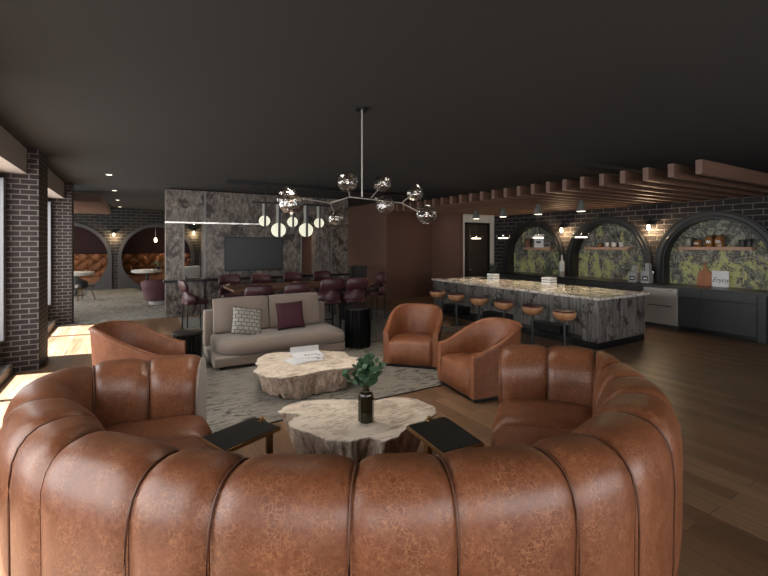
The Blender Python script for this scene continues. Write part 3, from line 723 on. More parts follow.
# ---------------------------------------------------------------- leather tub armchairs
def armchair(name, label, loc, rz, mat):
    t_ = thing(name, label, 'armchair', loc, rz, 'leather tub armchairs')
    Wd, D = .84, .80; N = 36
    path = []
    for k in range(N + 1):
        a = pi + pi * k / N      # from -x side round the back(+y) to +x
        path.append((-cos(a - pi) * 1.0, sin(a - pi)))
    pts = [(-Wd / 2, -.40 + .03 * 0)] + [(-Wd / 2, -.40 + .07 * k) for k in range(1, 5)]
    semi = []
    for k in range(N + 1):
        a = pi * k / N; cx, sy = -cos(a), sin(a)
        x = math.copysign(abs(cx) ** .85, cx) * Wd / 2; y = -.08 + (sy ** .85) * .58
        semi.append((x, y))
    pts = pts[:-1] + semi + [(Wd / 2, -.40 + .07 * k) for k in range(3, -1, -1)]
    n = len(pts); rings = []
    for i, (x, y) in enumerate(pts):
        a = pts[max(i - 1, 0)]; b = pts[min(i + 1, n - 1)]; tx, ty = b[0] - a[0], b[1] - a[1]; L = sqrt(tx * tx + ty * ty) or 1
        nx, ny = -ty / L, tx / L   # outward
        if nx * x + ny * (y + .05) < 0: nx, ny = -nx, -ny
        s = (y + .40) / .82; s = min(1, max(0, s)); sm = s * s * (3 - 2 * s); h = .55 + .305 * (sm * .65 + s * .35)
        th = .075; lean = .035 * s
        r = []
        for o_, z in ((0, .045), (0, h * .5), (lean * .6, h - .05), (lean, h - .02), (lean - .012, h - .003), (lean - .035, h + .004), (lean - th + .014, h - .003), (lean - th, h - .025), (-th - .01, h * .75), (-th - .02, .32), (-th - .02, .045)):
            r.append(Vector((x + nx * o_, y + ny * o_, z)))
        rings.append(r)
    bm = NB(); loft(bm, rings, close_ring=True, caps=True); sh = obj('shell', bm, mat, t_, local=True, smooth=True); sh.data.set_sharp_from_angle(angle=radians(50))
    rim = [r[5] + Vector((0, 0, .0)) for r in rings]
    bm = NB(); tube(bm, [r[3] for r in rings], .006, 6); obj('piping', bm, mat, sh, local=True, smooth=True)
    # seat
    bm = NB(); rg = []
    M_ = 9
    xs = [-.34 + .68 * k / 10 for k in range(11)]
    for x in xs:
        e = abs(x) / .34; dz = -.012 * e ** 4; back = -.08 + (max(0, 1 - (abs(x) / .38) ** 2.2)) ** .5 * .48
        col = [(-.40, .045), (-.405, .20), (-.405, .35 + dz), (-.39, .385 + dz), (-.35, .40 + dz), (-.15, .405 + dz), (back * .5, .40 + dz), (back, .37), (back, .05)]
        rg.append([Vector((x, y, z)) for y, z in col])
    loft(bm, rg, close_ring=True, caps=True); obj('seat', bm, mat, t_, local=True, smooth=True)
    bm = NB(); rgs = [[Vector((x * .92, y * .92, z)) for x, y in pts] for z in (0, .045)]; loft(bm, rgs, close_ring=True, caps=True)
    obj('base', bm, M['black'], t_, local=True)
    return t_
armchair('tub_armchair', 'tan leather tub armchair facing the camera left of the stools', (3.89, 5.52, .008), -math.atan2(.58, .57) + 0.0, M['leather_chair'])
armchair('tub_armchair', 'tan leather tub armchair beside the right end of the curved sofa', (3.90, 4.05, .008), -pi / 2 - .14, M['leather_chair'])
armchair('tub_armchair', 'brown leather tub armchair seen from behind by the sunlit floor', (.10, 5.97, .008), 1.22, M['leather_chair']).scale = (1, 1, 1.06)

# ---------------------------------------------------------------- beige sofa
bs = thing('beige_sofa', 'beige fabric two-seat sofa with long rounded seat before the dining table', 'sofa', (2.08, 7.05, 0))
bm = NB(); box(bm, 1.03, 3.14, 6.53, 7.6, .06, .20); obj('base', bm, M['beige'], bs, bevel=.02)
for x in (1.15, 3.0):
    for y in (6.62, 7.5): bm = NB(); box(bm, x - .03, x + .03, y - .03, y + .03, .0105, .06); obj('foot', bm, M['black'], bs)
def rcush(x0, x1, y0, y1, z0, z1, rl, name, parent, r=.05):
    bm = NB(); pts = []
    def arc(cx, cy, rad, a0, a1):
        for k in range(9):
            a = a0 + (a1 - a0) * k / 8; pts.append((cx + rad * cos(a), cy + rad * sin(a)))
    arc(x0 + rl, y0 + rl, rl, pi, 1.5 * pi); arc(x1 - .08, y0 + .08, .08, 1.5 * pi, 2 * pi); arc(x1 - .04, y1 - .04, .04, 0, pi / 2); arc(x0 + .04, y1 - .04, .04, pi / 2, pi)
    cx, cy = (x0 + x1) / 2, (y0 + y1) / 2; rings = []
    for q, z in ((.05, z0), (.0, z0 + .03), (0, z1 - .07), (.015, z1 - .03), (.045, z1 - .006), (.10, z1 + .006), (.3, z1 + .012)):
        rings.append([Vector((x + (cx - x) / abs(cx - x0) * q * (1 if abs(cx - x) > .01 else 0), y + (cy - y) / abs(cy - y0) * q, z)) for x, y in pts])
    loft(bm, rings, close_ring=True, caps=True); return obj(name, bm, M['beige'], parent, smooth=True)
rcush(1.10, 3.14, 6.5, 7.4, .205, .42, .38, 'seat_cushion', bs)
bm = NB(); box(bm, 1.02, 3.14, 7.42, 7.62, .2, .78); obj('back_panel', bm, M['beige'], bs, bevel=.02)
def pillowmesh(w, h, t):
    bm = NB(); n = 16; f = []; b = []
    for i in range(n + 1):
        for j in range(n + 1):
            u, v = -1 + 2 * i / n, -1 + 2 * j / n
            e = (1 - abs(u) ** 2.6) * (1 - abs(v) ** 2.6); th = t / 2 * max(0, e) ** .45
            pinch = 1 - .07 * (1 - abs(u * v)) * max(abs(u), abs(v)) ** 6
            x, z = u * w / 2 * (1 - .06 * (1 - v * v) * abs(u) ** 3), v * h / 2 * (1 - .06 * (1 - u * u) * abs(v) ** 3)
            f.append(bm.verts.new((x, -th, z))); b.append(bm.verts.new((x, th, z)))
    I = lambda i, j: i * (n + 1) + j
    for S, fl in ((f, 0), (b, 1)):
        for i in range(n):
            for j in range(n):
                q = [S[I(i, j)], S[I(i + 1, j)], S[I(i + 1, j + 1)], S[I(i, j + 1)]]; bm.faces.new(q[::-1] if fl else q)
    bmesh.ops.remove_doubles(bm, verts=bm.verts, dist=1e-4); return bm
def boxcush(w, h, t):
    bm = NB(); n = 10; rings = []
    for i in range(n + 1):
        u = -1 + 2 * i / n; r = []
        e = (1 - abs(u) ** 5)
        hw = h / 2
        for a in range(20):
            an = 2 * pi * a / 20; c, s = cos(an), sin(an)
            y = math.copysign(abs(c) ** .55, c) * t / 2 * (.55 + .45 * e) ; z = math.copysign(abs(s) ** .28, s) * hw * (.955 + .045 * e)
            r.append(Vector((u * w / 2, y, z + .015 * (1 - u * u) * 0)))
        rings.append(r)
    loft(bm, rings, close_ring=True, caps=True); return bm
for x0, x1 in ((1.13, 2.01), (2.03, 2.93)):
    o = obj('back_cushion', boxcush(x1 - x0, .58, .2), M['beige'], bs, local=True, smooth=True)
    o.data.set_sharp_from_angle(angle=radians(60))
    o.location = Vector(((x0 + x1) / 2, 7.27, .71)) - bs.location; o.rotation_euler = (-.16, 0, .0)
pa = obj('throw_pillow', pillowmesh(.50, .46, .16), M['pillow'], smooth=True); tag(pa, 'white pillow with black geometric pattern on the beige sofa', 'pillow')
pa.location = (1.56, 6.84, .437); pa.rotation_euler = (-.42, .22, .14)
pb = obj('throw_pillow', pillowmesh(.48, .46, .16), M['wine'], smooth=True); tag(pb, 'dark wine red square pillow on the right of the beige sofa', 'pillow')
pb.location = (2.33, 6.93, .44); pb.rotation_euler = (-.25, -.03, 0)

# black pedestal tables
def drum(loc, w, h, label):
    t_ = thing('pedestal_table', label, 'table', loc, 0, 'black slatted pedestal tables')
    bm = NB(); lathe(bm, [(w / 2 - .05, .02), (w / 2 - .05, h - .03)], 24); obj('core', bm, M['black'], t_, local=True)
    R = random.Random(3); bm = NB()
    for k in range(34):
        a = 2 * pi * k / 34; r = w / 2 - .03; b = a + R.uniform(-.12, .12)
        tube(bm, [(r * cos(a), r * sin(a), 0), (r * cos((a + b) / 2) * 1.04, r * sin((a + b) / 2) * 1.04, h * .5), (r * cos(b), r * sin(b), h - .03)], R.uniform(.008, .016), 5)
    obj('rods', bm, flat('black_gloss', (.015, .015, .016), .18, .6), t_, local=True)
    bm = NB(); lathe(bm, [(w / 2 - .02, h - .03), (w / 2, h - .024), (w / 2, h - .006), (w / 2 - .006, h)], 32); obj('top', bm, M['blacktop'], t_, local=True)
drum((3.55, 6.85, .013), .50, .72, 'tall black twig-textured drum table right of the beige sofa')
drum((.72, 7.0, .013), .44, .55, 'low black pedestal table left of the beige sofa')

# ---------------------------------------------------------------- dining table and tall burgundy chairs
dt = thing('dining_table', 'long dark wood counter-height dining table below the moon pendants', 'table', (3.35, 9.3, .01))
bm = NB(); box(bm, 1.75, 4.95, 8.75, 9.85, .90, .95); obj('tabletop', bm, M['tablewood'], dt, bevel=.008)
for x in (2.2, 4.5):
    bm = NB(); box(bm, x - .06, x + .06, 9.0, 9.6, .01, .90); obj('leg', bm, M['black'], dt)
def tallchair(label, loc, rz):
    t_ = thing('dining_chair', label, 'chair', loc, rz, 'tall burgundy leather dining chairs')
    bm = NB(); box(bm, -.23, .23, -.24, .2, .60, .69); obj('seat', bm, M['burgundy'], t_, local=True, bevel=.03)
    bm = NB(); rg = []
    for k in range(17):
        a = pi * k / 16; x = -.27 * cos(a); y = -.02 + .25 * sin(a) ** .8; s = sin(a); h = .78 + .12 * s
        rg.append([Vector((x * q, y if q == 1 else y - .05 * s, z)) for q, z in ((.88, .60), (1, .70), (1.02, h), (.90, h + .005), (.82, .70))])
    loft(bm, rg, close_ring=True, caps=True); b_ = obj('bucket', bm, M['burgundy'], t_, local=True, smooth=True)
    bm = NB(); rg = []
    for k in range(13):
        u = -1 + 2 * k / 12; x = .25 * u; y = .235 - .055 * u * u; e = max(0, 1 - abs(u) ** 6) ** .5
        rg.append([Vector((x, y + o_, .885 + (z - .885) * (.75 + .25 * e))) for o_, z in ((-.02, .885), (-.015, 1.0), (.01, 1.10), (.035, 1.125), (.06, 1.10), (.045, 1.0), (.02, .885))])
    loft(bm, rg, close_ring=True, caps=True); obj('headrest', bm, M['burgundy'], t_, local=True, smooth=True)
    for x in (-.19, .19):
        for y in (-.19, .17):
            bm = NB(); tube(bm, [(x * 1.05, y * 1.05, 0), (x * .95, y * .95, .60)], .014, 6); obj('leg', bm, M['black'], t_, local=True)
    bm = NB(); tube(bm, [(-.19, -.19, .25), (.19, -.19, .25)], .01, 6); obj('footrest', bm, M['black'], t_, local=True)
    return t_
tc = tallchair('burgundy dining chair with its back behind the beige sofa, leftmost on the near side', (1.99, 7.98, .01), pi)
near = [(2.73, 7.98, 'second from left on the near side'), (3.50, 8.1, 'tall and close behind the right end of the beige sofa'), (4.05, 8.05, 'directly behind the black drum table')]
for x, y, l in near: dup(tc, (x, y, .01), pi, 'burgundy dining chair, ' + l, scale=(1, 1, 1.05 if x > 3 else 1))
for x, l in ((2.02, 'under the television left side'), (2.78, 'under the television right side'), (3.60, 'in front of stone left of the wall opening'), (4.42, 'on the far side nearest the accent wall')):
    dup(tc, (x, 10.42, .01), 0, 'burgundy dining chair across the table, ' + l)
dup(tc, (1.12, 9.72, .01), pi / 2 + .15, 'burgundy dining chair at the left head of the table, in profile')
dup(tc, (5.25, 9.2, .01), -pi / 2, 'burgundy dining chair at the right head of the table')
bm = NB(); p = aty(325, 284, 9.3); box(bm, p.x - .09, p.x + .09, 9.2, 9.42, .9505, .958); tag(obj('paper_sheet', bm, M['paper']), 'small white paper lying on the dining table', 'paper')

# moon pendants
mp = thing('pendant_frame', 'black bar frame with straps carrying the five half-moon lamps', 'lamp', (3.2, 9.3, 2.6))
my = 9.3; zb = aty(292, 205, my).z
x0, x1 = aty(252, 205, my).x, aty(330, 205, my).x
bm = NB(); box(bm, x0, x1, my - .02, my + .02, zb, zb + .04); obj('bar', bm, M['black'], mp)
for x in (x0 + .3, x1 - .3):
    bm = NB(); tube(bm, [(x, my, zb + .04), (x, my, CZ)], .008, 6); obj('suspension_rod', bm, M['black'], mp)
for i, (px, py, r) in enumerate(((264.5, 221, .118), (278.5, 230, .158), (292.5, 222, .115), (306, 230, .158), (319, 223, .113))):
    c = aty(px, py, my)
    t_ = thing('moon_pendant', ['leftmost small', 'large left', 'small middle', 'large right', 'rightmost small'][i] + ' cream half-moon pendant lamp above the dining table', 'lamp', (c.x, my, c.z), -YAW + .35, 'half-moon pendants')
    for s, nm in ((-1, 'left'), (1, 'right')):
        bm = NB(); pts = []
        for k in range(21):
            a = -pi / 2 + pi * k / 20
            xx = s * (r * cos(a)); zz = r * sin(a)
            if abs(xx) < (.012 if s < 0 else r * .30): xx = s * (.012 if s < 0 else r * .30)
            pts.append((xx, zz))
        loft(bm, [[Vector((x, y, z)) for x, z in pts] for y in (-.035, .035)], close_ring=True, caps=True)
        obj('shade', bm, M['moon'], t_, local=True, bevel=.006)
    bm = NB(); box(bm, .0, r * .27, -.042, .042, -r, r * 1.02); obj('spine', bm, M['black'], t_, local=True)
    bm = NB(); box(bm, -.05, .0, -.012, .012, r * .9, zb - c.z); obj('strap', bm, flat('pale_strap', (.35, .34, .3), .5), t_, local=True)
    bm = NB(); box(bm, .0, .05, -.012, .012, r * .9, zb - c.z); obj('strap', bm, M['black'], t_, local=True)

# ---------------------------------------------------------------- globe chandelier
rodb = atd(362, 197, 4.36); cd = thing('chandelier', 'branching chandelier with smoked glass globes over the lounge', 'chandelier', (rodb.x, rodb.y, CZ))
bm = NB(); tube(bm, [(rodb.x, rodb.y, rodb.z), (rodb.x, rodb.y, CZ - .02)], .009, 8); obj('rod', bm, M['steel'], cd)
bm = NB(); lathe(bm, [(.06, -.025), (.06, -.002)], 20, (rodb.x, rodb.y, CZ)); obj('canopy', bm, M['black'], cd)
GL = [(291, 203, 3.7, .103), (288, 194, 4.6, .095), (283, 199, 4.3, .06), (347.5, 181.5, 4.2, .100), (336, 218, 4.9, .092), (382, 184, 4.6, .095), (385, 205, 4.3, .095), (415, 193, 4.7, .095), (426.5, 214.5, 4.1, .097)]
J = [atd(350, 197, 4.36), atd(375, 198, 4.36), atd(402, 203, 4.3), atd(404, 203, 4.3)]
def seg(a, b, r=.006): bm = NB(); tube(bm, [a, b], r, 6); obj('arm', bm, M['steel'], cd)
L0 = atd(304, 199, 3.95); L1 = atd(330, 203, 4.3)
seg(atd(350, 197, 4.36), atd(402, 203, 4.3)); seg(atd(350, 197, 4.36), L1); seg(L1, L0)
seg(atd(350, 197, 4.36), atd(348, 189, 4.25)); seg(L1, atd(334, 212, 4.75)); seg(L0, atd(291, 202, 3.75)); seg(L0, atd(289, 196, 4.55)); seg(L0, atd(284, 200, 4.3))
seg(atd(371, 198, 4.36), atd(378, 190, 4.55)); seg(atd(375, 198, 4.36), atd(384, 202, 4.3)); seg(atd(402, 203, 4.3), atd(419, 212, 4.15)); seg(atd(402, 203, 4.3), atd(405, 200, 4.4)); seg(atd(405, 200, 4.4), atd(411, 196, 4.65))
for k, (px, py, d, r) in enumerate(GL):
    c = atd(px, py, d); bm = NB(); ball(bm, c, r, 28, 18)
    for v in bm.verts:
        q = v.co - c; v.co = c + q * (1 + .10 * noise.noise(q * 22 + Vector((k, 0, 0))))
    g_ = obj('glass_globe', bm, M['globe'], cd, smooth=True)
    bm = NB(); ball(bm, c, r * .22, 10, 8); obj('bulb', bm, M['filament'], g_, smooth=True)
    bm = NB(); ball(bm, c, r * .5, 12, 8, (1, 1, .35)); obj('reflector', bm, M['chrome'], g_, smooth=True)

# ---------------------------------------------------------------- kitchen island
isl = thing('kitchen_island', 'long island clad in weathered grey panels with marble top', 'kitchen island', (7.85, 7.0, 0))
IX0, IX1, IY0, IY1 = 7.06, 8.6, 4.42, 9.12
bm = NB(); box(bm, IX0 + .33, IX1, IY0 + .3, IY1 - .2, .125, .885); obj('body', bm, M['reclaimed'], isl)
bm = NB(); box(bm, IX0, IX1 + .001, IY0, IY0 + .3, .125, .885); obj('end_panel', bm, M['reclaimed'], isl)
bm = NB(); box(bm, IX0, IX1 + .001, IY1 - .2, IY1, .125, .885); obj('end_panel', bm, M['reclaimed'], isl)
bm = NB(); box(bm, IX0 + .005, IX1 - .005, IY0 + .005, IY1 - .005, 0, .125); obj('toe_kick', bm, M['black'], isl)
bm = NB(); box(bm, IX0 - .04, IX1 + .08, IY0 - .05, IY1 + .05, .885, .93); obj('countertop', bm, M['marble'], isl, bevel=.005)
for y in (5.6, 7.0, 8.4):
    bm = NB(); box(bm, IX0 + .08, IX0 + .33, y - .35, y + .35, .126, .28); obj('footrest_box', bm, M['black'], isl)
# stools
def stool(label, loc):
    t_ = thing('bar_stool', label, 'stool', loc, 0, 'round wooden bar stools')
    bm = NB(); lathe(bm, [(.055, .56), (.12, .575), (.172, .62), (.190, .675), (.186, .715), (.165, .725)], 28); obj('seat', bm, M['stoolwood'], t_, local=True, smooth=True)
    bm = NB(); lathe(bm, [(.183, .712), (.188, .722), (.175, .735), (.12, .738)], 28); obj('seat_pad', bm, M['burgundy'], t_, local=True, smooth='auto')
    bm = NB(); tube(bm, [(0, 0, .015), (0, 0, .57)], .022, 12); obj('stem', bm, M['charcoal'], t_, local=True)
    bm = NB(); lathe(bm, [(.17, 0), (.17, .012), (.05, .022)], 24); obj('base_plate', bm, M['black'], t_, local=True, smooth='auto')
    bm = NB(); tube(bm, [(.10 * cos(a), .10 * sin(a), .27) for a in [2 * pi * k / 16 for k in range(16)]], .008, 6, closed=True); box(bm, -.1, .1, -.006, .006, .262, .274); obj('foot_ring', bm, M['charcoal'], t_, local=True)
    return t_
SY = [4.62, 5.30, 6.00, 6.70, 7.44, 8.14]
sl = ['nearest the camera', 'second from the near end', 'third from the near end', 'third from the far end', 'second from the far end', 'farthest at the island end']
s0 = stool('wooden bar stool at the island, ' + sl[0], (6.41, SY[0], 0))
for y, l in zip(SY[1:], sl[1:]): dup(s0, (6.41, y, 0), label='wooden bar stool at the island, ' + l)
# planters
def planter(label, pl_, p, w):
    t_ = thing('crate_planter', label, 'planter', p, 0, 'white slatted planters')
    bm = NB()
    for z in (.0, .06, .12):
        for s in (-1, 1):
            box(bm, -w / 2, w / 2, s * w / 2 - .008, s * w / 2 + .008, z, z + .045); box(bm, s * w / 2 - .008, s * w / 2 + .008, -w / 2, w / 2, z, z + .045)
    obj('slats', bm, flat('planter_white', (.8, .79, .77), .5), t_, local=True)
    bm = NB(); box(bm, -w / 2 + .01, w / 2 - .01, -w / 2 + .01, w / 2 - .01, .002, .14); obj('liner', bm, M['charcoal'], t_, local=True)
    q = thing('potted_plant', pl_, 'plant', (p[0], p[1], p[2] + .168), 0, 'dark plants in crates'); bm = NB(); R = random.Random(2)
    for k in range(46):
        a = R.uniform(0, 2 * pi); r = R.uniform(.02, w * .5); h = R.uniform(.16, .36)
        b = Vector((r * .4 * cos(a), r * .4 * sin(a), 0)); e = Vector((r * 1.5 * cos(a), r * 1.5 * sin(a), h)); sd = Vector((-sin(a), cos(a), 0)) * .013
        mid = (b + e) / 2 + Vector((0, 0, .03))
        vs = [bm.verts.new(x) for x in (b, mid - sd, e, mid + sd)]; bm.faces.new(vs)
    obj('foliage', bm, M['darkleaf'], q, local=True)
planter('white crate planter on the far half of the island', 'dark spiky plant in the farther white crate', (8.1, 7.95, .931), .21)
planter('white crate planter on the middle of the island', 'dark spiky plant in the nearer white crate', (8.38, 6.45, .931), .23)

# island pendants: cone lamp with glass bar beneath
g = 'cone pendants over the island'
for i, y in enumerate((8.37, 7.42, 6.37, 5.31)):
    t_ = thing('cone_pendant', ['farthest', 'second farthest', 'second nearest', 'nearest'][i] + ' grey cone pendant with glowing bar over the island', 'lamp', (7.9, y, 2.55), 0, g)
    bm = NB(); lathe(bm, [(.095, .0), (.10, .005), (.045, .22), (.03, .235), (.008, .24)], 20); obj('cone_shade', bm, M['conegrey'], t_, local=True, smooth='auto')
    bm = NB(); lathe(bm, [(.08, -.004), (.085, .004)], 20); obj('diffuser', bm, M['lit'], t_, local=True)
    bm = NB(); tube(bm, [(0, 0, .235), (0, 0, CZ - 2.551)], .005, 6); obj('cord', bm, M['black'], t_, local=True)
    bm = NB(); tube(bm, [(0, 0, -.005), (0, 0, -.50)], .003, 6); obj('lower_cord', bm, M['black'], t_, local=True)
    bm = NB(); R_ = Matrix.Rotation(-YAW, 4, 'Z')
    tube(bm, [R_ @ Vector((x, 0, -.53)) for x in (-.12, -.04, .04, .12)], .015, 10); o = obj('light_bar', bm, M['filament'], t_, local=True, smooth='auto')
    bm = NB()
    for s in (-1, 1): tube(bm, [R_ @ Vector((s * .12, 0, -.53)), R_ @ Vector((s * .155, 0, -.53)), R_ @ Vector((s * .165, 0, -.48)), R_ @ Vector((s * .15, 0, -.45))], .012, 8)
    ball(bm, R_ @ Vector((0, 0, -.47)), .02, 8, 6); obj('bar_holder', bm, M['chrome'], t_, local=True, smooth=True)
    light('cone_pendant_light', 'SPOT', (7.9, y, 2.53), 60, (1, .8, .58), aim=(7.9, y, 0), spot_size=radians(95), spot_blend=.8, shadow_soft_size=.06)

# ---------------------------------------------------------------- back counter, cabinets, drawers
CF = 10.2
ct = thing('worktop', 'long black worktop running under the three niches', 'worktop', (10.6, 6.7, .9))
bm = NB(); box(bm, CF - .03, KX - .08, 3.03, 10.45, .90, .95)
obj('slab', bm, M['blacktop'], ct)
for c in KA:
    bm = NB(); box(bm, KX - .08, NX - .002, c - .96, c + .96, .90, .95); obj('niche_ledge', bm, M['blacktop'], ct)
def cabinet(y0, y1, label, drawer=True):
    t_ = thing('base_cabinet', label, 'cabinet', (10.45, (y0 + y1) / 2, 0), 0, 'charcoal base cabinets')
    bm = NB(); box(bm, CF + .02, KX - .01, y0, y1, .1, .90); obj('carcass', bm, M['charcoal'], t_)
    bm = NB(); box(bm, CF + .06, KX - .01, y0, y1, 0, .1); obj('toe_kick', bm, M['black'], t_)
    bm = NB(); box(bm, CF, CF + .02, y0 + .004, y1 - .004, .11, .73); d = obj('door', bm, M['charcoal'], t_, bevel=.002)
    bm = NB(); box(bm, CF - .012, CF, y0 + .02, y1 - .02, .715, .73); obj('edge_pull', bm, M['black'], d)
    bm = NB(); box(bm, CF, CF + .02, y0 + .004, y1 - .004, .738, .895); obj('drawer', bm, M['charcoal'], t_, bevel=.002)
cabinet(3.20, 4.12, 'wide charcoal base cabinet nearest the camera end'); cabinet(4.12, 4.55, 'narrow charcoal base cabinet beside the steel drawers')
ys = [5.28 + .86 * k for k in range(7)]
for k in range(6): cabinet(ys[k], ys[k + 1], 'charcoal base cabinet behind the island, %s counting away from the steel drawers' % ORD[k])
bm = NB(); box(bm, CF - .02, KX - .01, 3.06, 3.19, 0, .90); tag(obj('cabinet_end_panel', bm, M['charcoal'], bevel=.003), 'charcoal panel closing the near end of the counter', 'panel')
fr = thing('drawer_refrigerator', 'stainless steel two-drawer refrigerator built in under the worktop', 'refrigerator', (10.45, 4.91, 0))
bm = NB(); box(bm, CF + .02, KX - .01, 4.56, 5.27, .08, .89); obj('carcass', bm, M['steel'], fr)
bm = NB(); box(bm, CF + .03, KX - .02, 4.56, 5.27, 0, .08); obj('toe_kick', bm, M['charcoal'], fr)
for z0, z1 in ((.09, .50), (.51, .885)):
    bm = NB(); box(bm, CF - .015, CF + .02, 4.565, 5.265, z0, z1); d = obj('drawer', bm, M['steel'], fr, bevel=.004)
    if z0 < .2:
        bm = NB(); tube(bm, [(CF - .05, 4.66, z1 + .0), (CF - .05, 5.17, z1 + .0)], .011, 8)
        for y in (4.68, 5.15): tube(bm, [(CF - .05, y, z1), (CF - .01, y, z1 - .01)], .007, 6)
        obj('handle', bm, M['chrome'], d)
    else:
        bm = NB(); box(bm, CF - .019, CF - .015, 4.66, 4.72, z1 - .05, z1 - .035); obj('badge', bm, M['ink'], d)

# shelves and goods
def shelf(p0, p1, py, label):
    a = atx(p0, py, 10.77); b = atx(p1, py, 10.77); z = (a.z + b.z) / 2
    bm = NB(); box(bm, 10.77, NX - .002, min(a.y, b.y), max(a.y, b.y), z - .07, z); tag(obj('wall_shelf', bm, M['shelfwood'], bevel=.003), label, 'shelf', 'niche shelves'); return z
zs3 = shelf(678, 752, 246.8, 'wooden shelf with amber jars in the nearest niche')
zs2 = shelf(584, 628, 247, 'wooden shelf with three cups in the middle niche')
zs1 = shelf(523, 550, 247.5, 'wooden shelf with picture in the farthest niche')
def jar(px, z, r, h, mat, label, cat='jar', lid=True, X=10.88, script=False):
    k = (px - 384) / FPX; d = X / (FW[0] + RT[0] * k); p = W(k * d, d, z + .001)
    t_ = thing('storage_jar' if cat == 'jar' else cat, label, cat, p, 0, 'jars and cups on the niche shelves')
    bm = NB(); lathe(bm, [(r * .9, 0), (r, .01), (r, h * .86), (r * .9, h * .92)] if lid else [(r * .7, 0), (r * .95, .02), (r, h)], 20); obj('body', bm, mat, t_, local=True, smooth='auto')
    if lid: bm = NB(); lathe(bm, [(r * .85, h * .9), (r * .88, h), (r * .2, h * 1.01)], 20); obj('lid', bm, M['black'], t_, local=True)
    if script:
        bm = NB(); pts = [(-r * cos(a) - .002, r * sin(a), h * .45 + h * .13 * sin(a * 14)) for a in [-.55 + 1.1 * q / 30 for q in range(31)]]
        tube(bm, pts, .006, 4); obj('script_mark', bm, M['paper'], t_, local=True)
    return t_
gm = flat('frosted_jar', (.22, .2, .17), .3)
jar(688, zs3, .075, .21, gm, 'frosted pale jar, leftmost on the nearest niche shelf')
jar(697.5, zs3, .08, .16, M['amber'], 'short amber jar with white script on the shelf', script=True)
jar(709.5, zs3, .075, .24, M['amber'], 'tall amber jar with white script, third on the shelf', script=True)
jar(719.5, zs3, .09, .25, M['amber'], 'widest amber jar with white script on the shelf', script=True)
jar(742, zs3, .05, .14, M['charcoal'], 'small dark jar near the right end of the shelf')
jar(749, zs3, .05, .16, M['charcoal'], 'small dark jar at the right end of the shelf')
for px, l in ((607, 'left'), (614, 'middle'), (621.5, 'right')): jar(px, zs2, .062, .12, M['white'], '%s white cup of the three on the middle niche shelf' % l, 'cup', False)
jar(600, zs2, .05, .08, M['amber'], 'small amber cup left of the white cups', 'cup', False)
jar(528, zs1, .11, .26, flat('brown_jar', (.09, .035, .025), .4), 'dark brown jar at left on the farthest shelf')
def pic(pxa, pxb, pya, pyb, X, label, z0=None):
    a = atx(pxa, pya, X); b = atx(pxb, pyb, X); z = z0 if z0 else b.z; h = a.z - b.z
    t_ = thing('framed_sign', label, 'sign', (X, (a.y + b.y) / 2, z + .001)); w = abs(a.y - b.y)
    bm = NB(); box(bm, -.012, .012, -w / 2, w / 2, 0, h); obj('panel', bm, M['paper'], t_, local=True, bevel=.002); return t_, w, h
def text(s, parent, size, loc, mat, shear=.3):
    cu = bpy.data.curves.new('lettering', 'FONT'); cu.body = s; cu.size = size; cu.shear = shear; cu.align_x = 'CENTER'; cu.align_y = 'CENTER'; cu.extrude = .001; cu.offset = -.0005
    o = bpy.data.objects.new('lettering', cu); C.objects.link(o); o.parent = parent; o.location = loc; o.rotation_euler = (pi / 2, 0, -pi / 2); cu.materials.append(mat)
    bpy.context.view_layer.update(); me = bpy.data.meshes.new_from_object(o.evaluated_get(bpy.context.evaluated_depsgraph_get())); C.objects.unlink(o)
    m_ = bpy.data.objects.new('lettering', me); C.objects.link(m_); m_.parent = parent; m_.location = loc; m_.rotation_euler = (pi / 2, 0, -pi / 2); bpy.data.objects.remove(o)
    if not me.materials: me.materials.append(mat)
    return m_
t_, w, h = pic(712, 729, 267, 284, 10.89, 'square white sign with black script leaning in the nearest niche', .951)
text('Enjoy', t_, h * .40, (-.0135, 0, h * .42), M['ink'], .5)
t_, w, h = pic(534.5, 543.5, 233, 246, 10.87, 'white picture with dark squiggle on the farthest shelf', zs1)
bm = NB(); tube(bm, [(-.016, w * (-.25 + .5 * k / 12), h * .4 + h * .09 * sin(k * 1.7)) for k in range(13)], .012, 5); obj('drawn_mark', bm, M['ink'], t_, local=True)
bm = NB(); box(bm, -.015, -.012, -w * .3, w * .3, h * .72, h * .78); obj('drawn_line', bm, M['ink'], t_, local=True)
a = atx(548, 240, 10.87); t_ = thing('small_box', 'small grey box with black label on the farthest shelf', 'box', (10.87, a.y, zs1 + .001))
bm = NB(); box(bm, -.06, .06, -.11, .11, 0, .18); obj('carton', bm, gm, t_, local=True); bm = NB(); box(bm, -.063, -.06, -.08, .08, .04, .1); obj('label_patch', bm, M['ink'], t_, local=True)
# cutting board
a = atx(705, 283, 10.93); cb_ = thing('cutting_board', 'reddish wooden cutting board with handle leaning beside the white sign', 'cutting board', (10.93, a.y, .951))
bm = NB(); out = [(-.19, 0), (-.2, .08), (-.17, .27), (-.13, .33), (-.05, .37), (-.035, .42), (-.03, .52), (0, .56), (.03, .52), (.035, .42), (.05, .37), (.13, .33), (.17, .27), (.2, .08), (.19, 0)]
loft(bm, [[Vector((x, u * .8, z * .95)) for u, z in out] for x in (-.012, .012)], close_ring=True, caps=True); obj('board', bm, wood('board_wood', (.28, .085, .03), (.42, .17, .075), 'z', .5, .5), cb_, local=True, bevel=.003)
bm = NB(); tube(bm, [(-.014, .0, .49), (-.014, .018, .475), (-.014, 0, .46), (-.014, -.018, .475)], .004, 5, closed=True); obj('hang_hole_ring', bm, M['black'], cb_, local=True)
